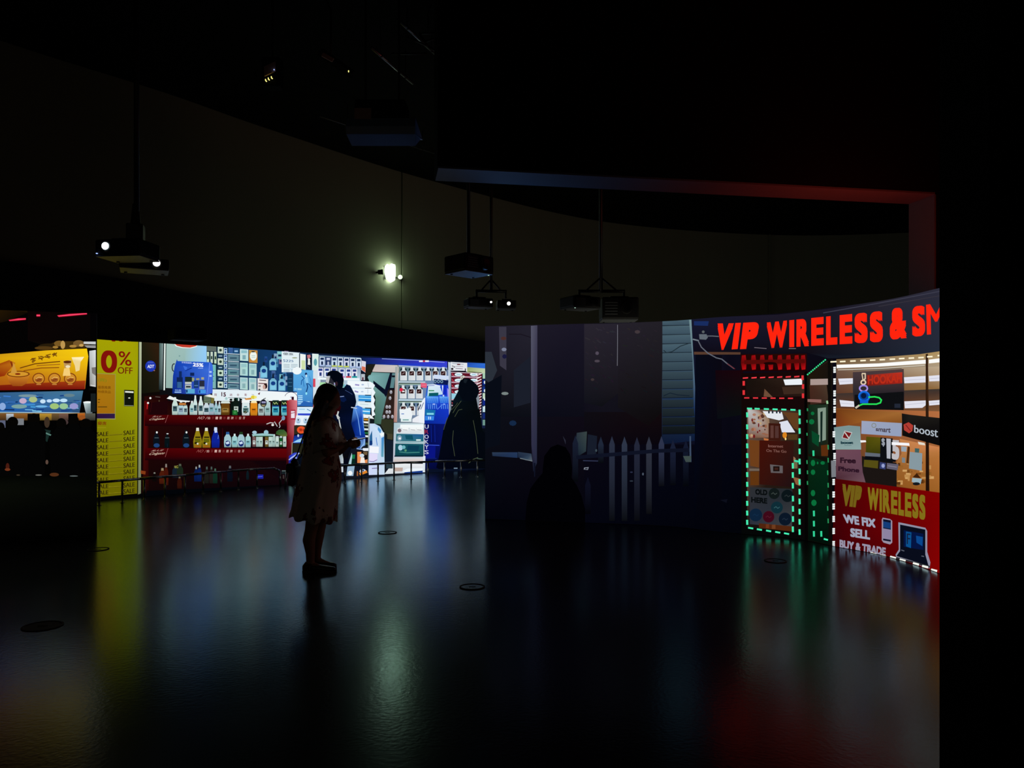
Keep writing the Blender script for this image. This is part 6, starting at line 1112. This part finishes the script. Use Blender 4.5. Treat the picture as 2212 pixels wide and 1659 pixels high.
c = at(735, 140, 10.2); t = empty('control_unit', c); tag(t, 'dark slanting ceiling control bar with a single yellow point of light', 'control unit')
bm = bmesh.new(); tube(bm, at(692, 112, 10.2), at(762, 162, 10.2), .06, n=4); meshobj('body', bm, M['plastic'], t)
bm = bmesh.new(); box(bm, at(708, 124, 10.1), (.16, .02, .05), rot=Matrix.Rotation(.5, 4, 'Y')); meshobj('label_plate', bm, M['label'], t)
bm = bmesh.new(); ellip(bm, at(753, 154, 10.08), (.008, .008, .014), u=8, v=6); meshobj('indicator_light', bm, M['led_yellow'], t)
bm = bmesh.new(); p = at(715, 128, 10.2); tube(bm, p, (p.x, p.y, RM), .015); meshobj('suspension_rod', bm, M['steel'], t, True)
# pipes under the ceiling
def pipe(p0, p1, z, r, label, ext=0.0):
    def g(p): D = F * (z - EYE) / (HZ - p[1]); return Vector(((p[0] - CX) / F * D, D, z))
    a, b = g(p0), g(p1); d = (b - a).normalized(); a -= d * ext; b += d * ext
    t = empty('ceiling_pipe', (a + b) / 2); tag(t, label, 'pipe')
    bm = bmesh.new(); tube(bm, a, b, r, n=16); meshobj('pipe_run', bm, M['pipe'], t, True)
    for f in (.2, .8):
        m_ = a + (b - a) * f; bm = bmesh.new(); tube(bm, m_, (m_.x, m_.y, RM), .006, n=8); tube(bm, m_ - d * .01, m_ + d * .01, r * 1.3, n=16); meshobj('hanger', bm, M['steel'], t, True)
pipe((803, 103), (892, 180), 6.3, .022, 'thin metal ceiling pipe with a bright glint, above the grey hood', .0)
pipe((712, 258), (944, 333), 6.35, .012, 'long thin ceiling conduit running behind the grey hood', .2)
pipe((868, 50), (942, 118), 6.45, .02, 'short dim pipe beside the edge of the black header', .1)
t = empty('ceiling_truss', at(912, 88, 10.3)); tag(t, 'dim lattice truss piece beside the black header near the top', 'truss')
for (p, q) in (((905, 72), (944, 72)), ((880, 80), (925, 100)), ((918, 90), (944, 82)), ((845, 116), (922, 116)), ((905, 72), (925, 100)), ((925, 100), (944, 112))):
    bm = bmesh.new(); tube(bm, at(*p, 10.3), at(*q, 10.3), .014); meshobj('truss_bar', bm, M['steel'], t, True)
bm = bmesh.new(); p = at(925, 72, 10.3); tube(bm, p, (p.x, p.y, RM), .012); meshobj('hanger', bm, M['steel'], t, True)

# floor caps ----------------------------------------------------------
def cap(px, py, r, label, lid=None):
    D = F * EYE / (py - HZ); x = (px - CX) / F * D
    t = empty('floor_cap', (x, D, 0)); tag(t, label, 'floor cap', 'round floor caps')
    bm = bmesh.new(); n = 32; vo = []
    for (rr, z) in ((r, .0), (r, .006), (r * .90, .007), (r * .88, .001)): vo.append([bm.verts.new((x + rr * math.cos(2 * math.pi * i / n), D + rr * math.sin(2 * math.pi * i / n), z)) for i in range(n)])
    for a, b in zip(vo[:-1], vo[1:]):
        for i in range(n): bm.faces.new((a[i], a[(i + 1) % n], b[(i + 1) % n], b[i]))
    meshobj('ring', bm, M['recess'], t)
    bm = bmesh.new(); tube(bm, (x, D, .0005), (x, D, .003), r * .88, n=32); box(bm, (x, D, .004), (r * .5, .012, .004)); meshobj('lid', bm, lid or M['floor'], t)
cap(837, 1151, .105, 'round floor cap on the bright floor right of the woman'); cap(92, 1353, .12, 'round black floor cap at lower left', M['recess'])
cap(1675, 1212, .10, 'round floor cap in front of the green-lit door picture'); cap(1020, 1268, .10, 'round floor cap below the edge between the two big pictures')
cap(212, 1187, .10, 'round floor cap at the edge of the food stall screen')

# low rails in front of the long screen --------------------------------
def rail(pts, label, z=.33, step=.345):
    P = []
    for (px, py) in pts: D = F * (EYE - z) / (py - HZ); P.append(Vector(((px - CX) / F * D, D, z)))
    t = empty('low_rail', (P[0].x, P[0].y, 0)); tag(t, label, 'rail')
    end = P[-1] + (P[-1] - P[-2]).normalized() * .12; end.z = z - .05; low = end + (P[-1] - P[-2]).normalized() * .03; low.z = 0
    st = P[0].copy(); st.z = 0
    bm = bmesh.new(); path(bm, P + [end, low], .020, 12); meshobj('top_rail', bm, M['rail'], t, True)
    tot = sum((b - a).length for a, b in zip(P[:-1], P[1:])); s = .1
    while s < tot:
        r_ = s
        for a, b in zip(P[:-1], P[1:]):
            l = (b - a).length
            if r_ <= l: q = a + (b - a) * r_ / l; break
            r_ -= l
        bm = bmesh.new(); tube(bm, (q.x, q.y, 0), (q.x, q.y, z - .005), .016, n=12); meshobj('post', bm, M['rail'], t, True)
        bm = bmesh.new(); tube(bm, (q.x, q.y, 0), (q.x, q.y, .008), .035, n=14); tag(meshobj('post_base', bm, M['rail'], t), None); s += step
rail([(150, 1048), (212, 1042), (300, 1034.5), (400, 1026), (500, 1017), (590, 1011)], 'long low rail in front of the yellow banner and the red rack')
def seg_rev(pts): return pts
rail([(1098, 991), (1048, 994), (940, 997), (850, 1000), (735, 1006), (660, 1011), (632, 1013)], 'low rail with thin posts behind the woman, in front of the bottle cabinet')

# ================================================================== THE WOMAN
DW = F * EYE / (1231 - HZ); SW = DW / F; WX = (695 - CX) / F * DW
O = Vector((WX, DW, 0))
def lp(px, py, y=0.0): return Vector(((px - 695) * SW, y, (1231 - py) * SW))     # local: x = facing direction, z up
def loft(bm, rings, n=28, capt=True, capb=True, pw=2.0):
    """rings: (cx, cy, cz, rx, ry[, tilt])"""
    vs_ = []
    for r in rings:
        cx, cy, cz, rx, ry = r[:5]; tl = r[5] if len(r) > 5 else 0
        row = []
        for i in range(n):
            a = 2 * math.pi * i / n; ca, sa = math.cos(a), math.sin(a)
            x = rx * math.copysign(abs(ca) ** (2 / pw), ca); y = ry * math.copysign(abs(sa) ** (2 / pw), sa)
            row.append(bm.verts.new((cx + x, cy + y, cz + x * tl)))
        vs_.append(row)
    for a, b in zip(vs_[:-1], vs_[1:]):
        for i in range(n): bm.faces.new((a[i], a[(i + 1) % n], b[(i + 1) % n], b[i]))
    if capb: bm.faces.new(vs_[0][::-1])
    if capt: bm.faces.new(vs_[-1])
    return vs_
def limb(bm, pts, rad, n=14):
    for (a, ra), (b, rb) in zip(zip(pts[:-1], rad[:-1]), zip(pts[1:], rad[1:])):
        tube(bm, a, b, ra, rb, n)
    for p, r in zip(pts, rad): ellip(bm, p, (r, r, r), u=n, v=8)
def fuse(name, bm, m, parent, voxel=.006, smooth=3):
    """melt the overlapping pieces into one continuous surface"""
    me = bpy.data.meshes.new('tmp'); bmesh.ops.recalc_face_normals(bm, faces=bm.faces); bm.to_mesh(me); bm.free()
    o = bpy.data.objects.new('tmp', me); col.objects.link(o)
    md = o.modifiers.new('r', 'REMESH'); md.mode = 'VOXEL'; md.voxel_size = voxel
    ms = o.modifiers.new('s', 'SMOOTH'); ms.factor = .5; ms.iterations = smooth
    bpy.context.view_layer.update()
    m2 = bpy.data.meshes.new_from_object(o.evaluated_get(bpy.context.evaluated_depsgraph_get())); m2.name = name
    bpy.data.objects.remove(o); bpy.data.meshes.remove(me)
    for p in m2.polygons: p.use_smooth = True
    m2.materials.clear()
    return link(name, m2, parent, m)
wom = empty('person', O); tag(wom, 'long-haired woman in a floral dress standing in profile, looking up and holding a phone', 'person')
bm = bmesh.new()
RY = lambda a: Matrix.Rotation(a, 4, 'Y')
hc = lp(712, 857, 0)
ellip(bm, hc, (.088, .074, .108), RY(-.35), 28, 20)                         # skull
ellip(bm, lp(720, 866), (.060, .058, .075), RY(-.35))                       # face
ellip(bm, lp(717, 884), (.042, .045, .030), RY(-.6))                        # jaw and chin
ellip(bm, lp(721, 888), (.016, .022, .014))
tube(bm, lp(729.5, 860), lp(734.5, 866.5), .006, .011); ellip(bm, lp(733.6, 867), (.011, .013, .009))     # nose
ellip(bm, lp(729, 875), (.010, .020, .006), RY(-.3)); ellip(bm, lp(727.6, 879), (.010, .018, .006), RY(-.3))  # lips
for sy in (-1, 1):
    ellip(bm, lp(727.6, 861, sy * .027), (.012, .013, .010)); ellip(bm, lp(727, 856, sy * .027), (.010, .020, .005), RY(-.4))
    ellip(bm, lp(709, 866, sy * .074), (.016, .010, .026), RY(-.3))
limb(bm, [lp(710, 888), lp(705, 905)], [.048, .054])                        # neck
loft(bm, [(lp(697, 0).x, 0, z, rx, ry) for z, rx, ry in ((.70, .10, .15), (.80, .13, .175), (.92, .12, .16), (1.02, .105, .135), (1.12, .112, .145), (1.22, .115, .165), (1.30, .085, .17), (1.335, .05, .10))])
# legs with knees, calves and ankles
for sy, kx, ax in ((-1, 674, 676), (1, 682, 679)):
    y = sy * .085
    limb(bm, [lp(692, 1050, y), lp(688, 1090, y), lp(kx + 4, 1138, y)], [.090, .075, .054])
    limb(bm, [lp(kx + 4, 1138, y), lp(kx - 1, 1163, y), lp(ax, 1190, y), lp(ax, 1212, y)], [.052, .054, .040, .034])
    limb(bm, [lp(ax, 1216, y), lp(ax + 16, 1222, y - .01), lp(ax + 32, 1226, y - .01)], [.038, .034, .026])
# arms: upper arm hangs, forearm reaches forward to the phone
hands = []
for sy, sh, el, wr in ((-1, (697, 920), (716, 976), (745, 962)), (1, (703, 920), (722, 978), (749, 960))):
    S_, E_, W_ = lp(*sh, sy * .165), lp(*el, sy * .17), lp(*wr, sy * .06)
    limb(bm, [S_, (S_ + E_) / 2, E_], [.052, .043, .036]); limb(bm, [E_, (E_ * .6 + W_ * .4), W_], [.036, .034, .022])
    H_ = W_ + Vector((.045, -sy * .012, .014)); hands.append((H_, sy))
    limb(bm, [W_, (W_ + H_) / 2, H_], [.022, .026, .028])
    for k in range(4):
        ln = (.9, 1.0, .95, .75)[k]; b0 = H_ + Vector((.018 + .004 * k, -sy * .004, .018 - k * .017)); b1 = b0 + Vector((.030 * ln, -sy * .016, .006)); b2 = b1 + Vector((.016 * ln, -sy * .026, .004)); b3 = b2 + Vector((-.004, -sy * .020 * ln, .002))
        limb(bm, [b0, b1, b2, b3], [.0105, .0095, .0088, .0078], 8)
    t0 = H_ + Vector((-.012, -sy * .010, .018)); limb(bm, [t0, t0 + Vector((.022, -sy * .010, .020)), t0 + Vector((.046, -sy * .018, .023))], [.012, .0105, .0088], 8)
fuse('body', bm, M['skin'], wom, .0055, 3)
# eyes
for sy in (-1, 1):
    bm = bmesh.new(); ellip(bm, lp(729.2, 861.3, sy * .028), (.009, .011, .008), u=14, v=10); me = bpy.data.meshes.new('eye'); bm.to_mesh(me); bm.free(); link('eye', me, wom, M['white'])
    bm = bmesh.new(); ellip(bm, lp(730.8, 860.8, sy * .028), (.0045, .005, .005), u=10, v=8); me = bpy.data.meshes.new('iris'); bm.to_mesh(me); bm.free(); o = link('iris', me, bpy.data.objects['eye'] if sy < 0 else [x for x in wom.children if x.name.startswith('eye')][-1], M['hair'])
# dress: shell from shoulders to knees with folds at the hem
bm = bmesh.new()
prof = [(1118, 628, 726, .27), (1100, 632, 727, .255), (1069, 637, 729, .235), (1049, 642, 734, .215), (1030, 646, 737, .20), (1008, 651, 736, .19), (985, 655, 731, .18), (962, 660, 729, .175), (940, 664, 730, .18), (922, 670, 729, .19), (912, 678, 725, .18), (905, 688, 721, .12), (900, 697, 717, .062)]
n = 72; rows = []
for k, (py, xl, xr, ry) in enumerate(prof):
    cx, rx, z = (lp((xl + xr) / 2, 0).x, (xr - xl) / 2 * SW, (1231 - py) * SW); row = []
    fold = max(0, 1 - k / 5.0)
    for i in range(n):
        a = 2 * math.pi * i / n; f = 1 + fold * (.035 * math.sin(a * 9) + .02 * math.sin(a * 15 + 1))
        row.append(bm.verts.new((cx + rx * f * math.cos(a), ry * f * math.sin(a), z + (-.035 * math.cos(a) - .012 * math.sin(9 * a)) * (1 if k == 0 else fold * .4))))
    rows.append(row)
for a, b in zip(rows[:-1], rows[1:]):
    for i in range(n): bm.faces.new((a[i], a[(i + 1) % n], b[(i + 1) % n], b[i]))
me = bpy.data.meshes.new('dress'); bmesh.ops.recalc_face_normals(bm, faces=bm.faces); bm.to_mesh(me); bm.free()
for p in me.polygons: p.use_smooth = True
dr = link('dress', me, wom, M['cloth']); md = dr.modifiers.new('thickness', 'SOLIDIFY'); md.thickness = .006; md.offset = -1
tag(dr, 'pale knee-length dress with red and dark flowers')
for sy, sh, el in ((-1, (698, 915), (713, 972)), (1, (703, 915), (718, 970))):
    bm = bmesh.new(); A0, B0 = lp(*sh, sy * .14), lp(*el, sy * .185); d = B0 - A0
    q = d.to_track_quat('Z', 'Y').to_matrix().to_4x4(); rws = []
    for f, r in ((-.08, .03), (0, .068), (.3, .082), (.7, .094), (1.0, .104)):
        rws.append([bm.verts.new(A0 + d * f + (q @ Vector((r * (1 + .05 * f * math.sin(6 * a)) * math.cos(a), r * math.sin(a), 0)))) for a in [2 * math.pi * i / 28 for i in range(28)]])
    for a, b in zip(rws[:-1], rws[1:]):
        for i in range(28): bm.faces.new((a[i], a[(i + 1) % 28], b[(i + 1) % 28], b[i]))
    bm.faces.new(rws[0]); bmesh.ops.recalc_face_normals(bm, faces=bm.faces)
    me = bpy.data.meshes.new('sleeve'); bm.to_mesh(me); bm.free()
    for p in me.polygons: p.use_smooth = True
    o = link('sleeve', me, dr, M['cloth']); md = o.modifiers.new('thickness', 'SOLIDIFY'); md.thickness = .005
# hair: cap over the skull and a long fall down the back
bm = bmesh.new()
ellip(bm, lp(707.5, 854), (.100, .088, .106), RY(-.35), 28, 20)
ellip(bm, lp(698, 866), (.085, .092, .11), RY(.2))
loft(bm, [(*lp((a + b) / 2, py, 0)[:], (b - a) / 2 * SW, ry) for py, a, b, ry in ((983, 660, 672, .05), (972, 657, 681, .09), (955, 656, 688, .105), (930, 658, 697, .115), (905, 668, 704, .12), (885, 677, 709, .115), (868, 684, 715, .105), (850, 690, 716, .09))], 28, pw=2.3)
hr = fuse('hair', bm, M['hair'], wom, .007, 4); tag(hr, 'long straight black hair down to the waist')
# shoes
for sy, x0, x1 in ((-1, 660, 732), (1, 661, 722)):
    y = sy * .085 - .005
    bm = bmesh.new(); xs = np.linspace(0, 1, 13); rws = []
    for f in xs:
        x = lp(x0 + (x1 - x0) * f, 0).x; hw = .032 + .014 * math.sin(math.pi * min(1, f * 1.25 - .1)) if .02 < f < .98 else .014; h = .075 - .045 * f if f > .3 else .078 + .0 * f
        h = max(.022, h * (1 if 0 < f < 1 else .6)); row = []
        for i in range(16):
            a = 2 * math.pi * i / 16; row.append(bm.verts.new((x, y + hw * math.cos(a), max(.012, .012 + h / 2 + h / 2 * math.sin(a)))))
        rws.append(row)
    for a, b in zip(rws[:-1], rws[1:]):
        for i in range(16): bm.faces.new((a[i], a[(i + 1) % 16], b[(i + 1) % 16], b[i]))
    bm.faces.new(rws[0]); bm.faces.new(rws[-1]); bmesh.ops.recalc_face_normals(bm, faces=bm.faces)
    me = bpy.data.meshes.new('shoe'); bm.to_mesh(me); bm.free()
    for p in me.polygons: p.use_smooth = True
    so = link('shoe', me, wom, M['shoe'])
    bm = bmesh.new(); pts = [(lp(x0 + (x1 - x0) * f, 0).x, (.034 + .014 * math.sin(math.pi * min(1, f * 1.25 - .1))) if 0 < f < 1 else .016) for f in np.linspace(0, 1, 11)]
    out = [(x, y + w2) for x, w2 in pts] + [(x, y - w2) for x, w2 in reversed(pts)]
    prism(bm, out, .0, .014); bmesh.ops.recalc_face_normals(bm, faces=bm.faces); me = bpy.data.meshes.new('sole'); bm.to_mesh(me); bm.free(); link('sole', me, so, M['sole'])
# phone in her hands and bag on her shoulder: things of their own
hp = (hands[0][0] + hands[1][0]) / 2 + Vector((.045, 0, .030)); pc = O + hp
t = empty('smartphone', pc); tag(t, 'pale smartphone held out flat in both hands of the woman', 'phone')
rot = Matrix.Rotation(-.17, 4, 'Y'); bm = bmesh.new(); box(bm, pc, (.152, .074, .009), rot=rot, bev=.003); meshobj('casing', bm, M['phone'], t)
bm = bmesh.new(); box(bm, pc + Vector((-.0009, 0, .0054)), (.146, .070, .0016), rot=rot); tag(meshobj('display', bm, M['display'], t), 'lit white display')
bc = O + lp(631, 1022, .05); t = empty('shoulder_bag', (bc.x, bc.y, bc.z - .13)); tag(t, 'small black bag hanging behind the back of the woman', 'bag')
bm = bmesh.new(); r_ = Matrix.Rotation(.08, 4, 'Y')
ellip(bm, bc, (.036, .11, .125), r_, 20, 14); box(bm, bc + Vector((.006, 0, -.02)), (.060, .20, .18), rot=r_, bev=.02); meshobj('bag_body', bm, M['bag'], t, True)
bm = bmesh.new(); box(bm, bc + Vector((-.012, 0, .045)), (.062, .205, .08), rot=r_, bev=.015); meshobj('flap', bm, M['bag'], t)
bm = bmesh.new(); path(bm, [bc + Vector((.0, -.08, .10)), O + lp(650, 980, -.12), O + lp(668, 935, -.16), O + lp(690, 912, -.175)], .006, 8); path(bm, [bc + Vector((.0, .08, .10)), O + lp(648, 985, .04), O + lp(664, 930, .0), O + lp(690, 910, -.10)], .006, 8); meshobj('strap', bm, M['bag'], t)
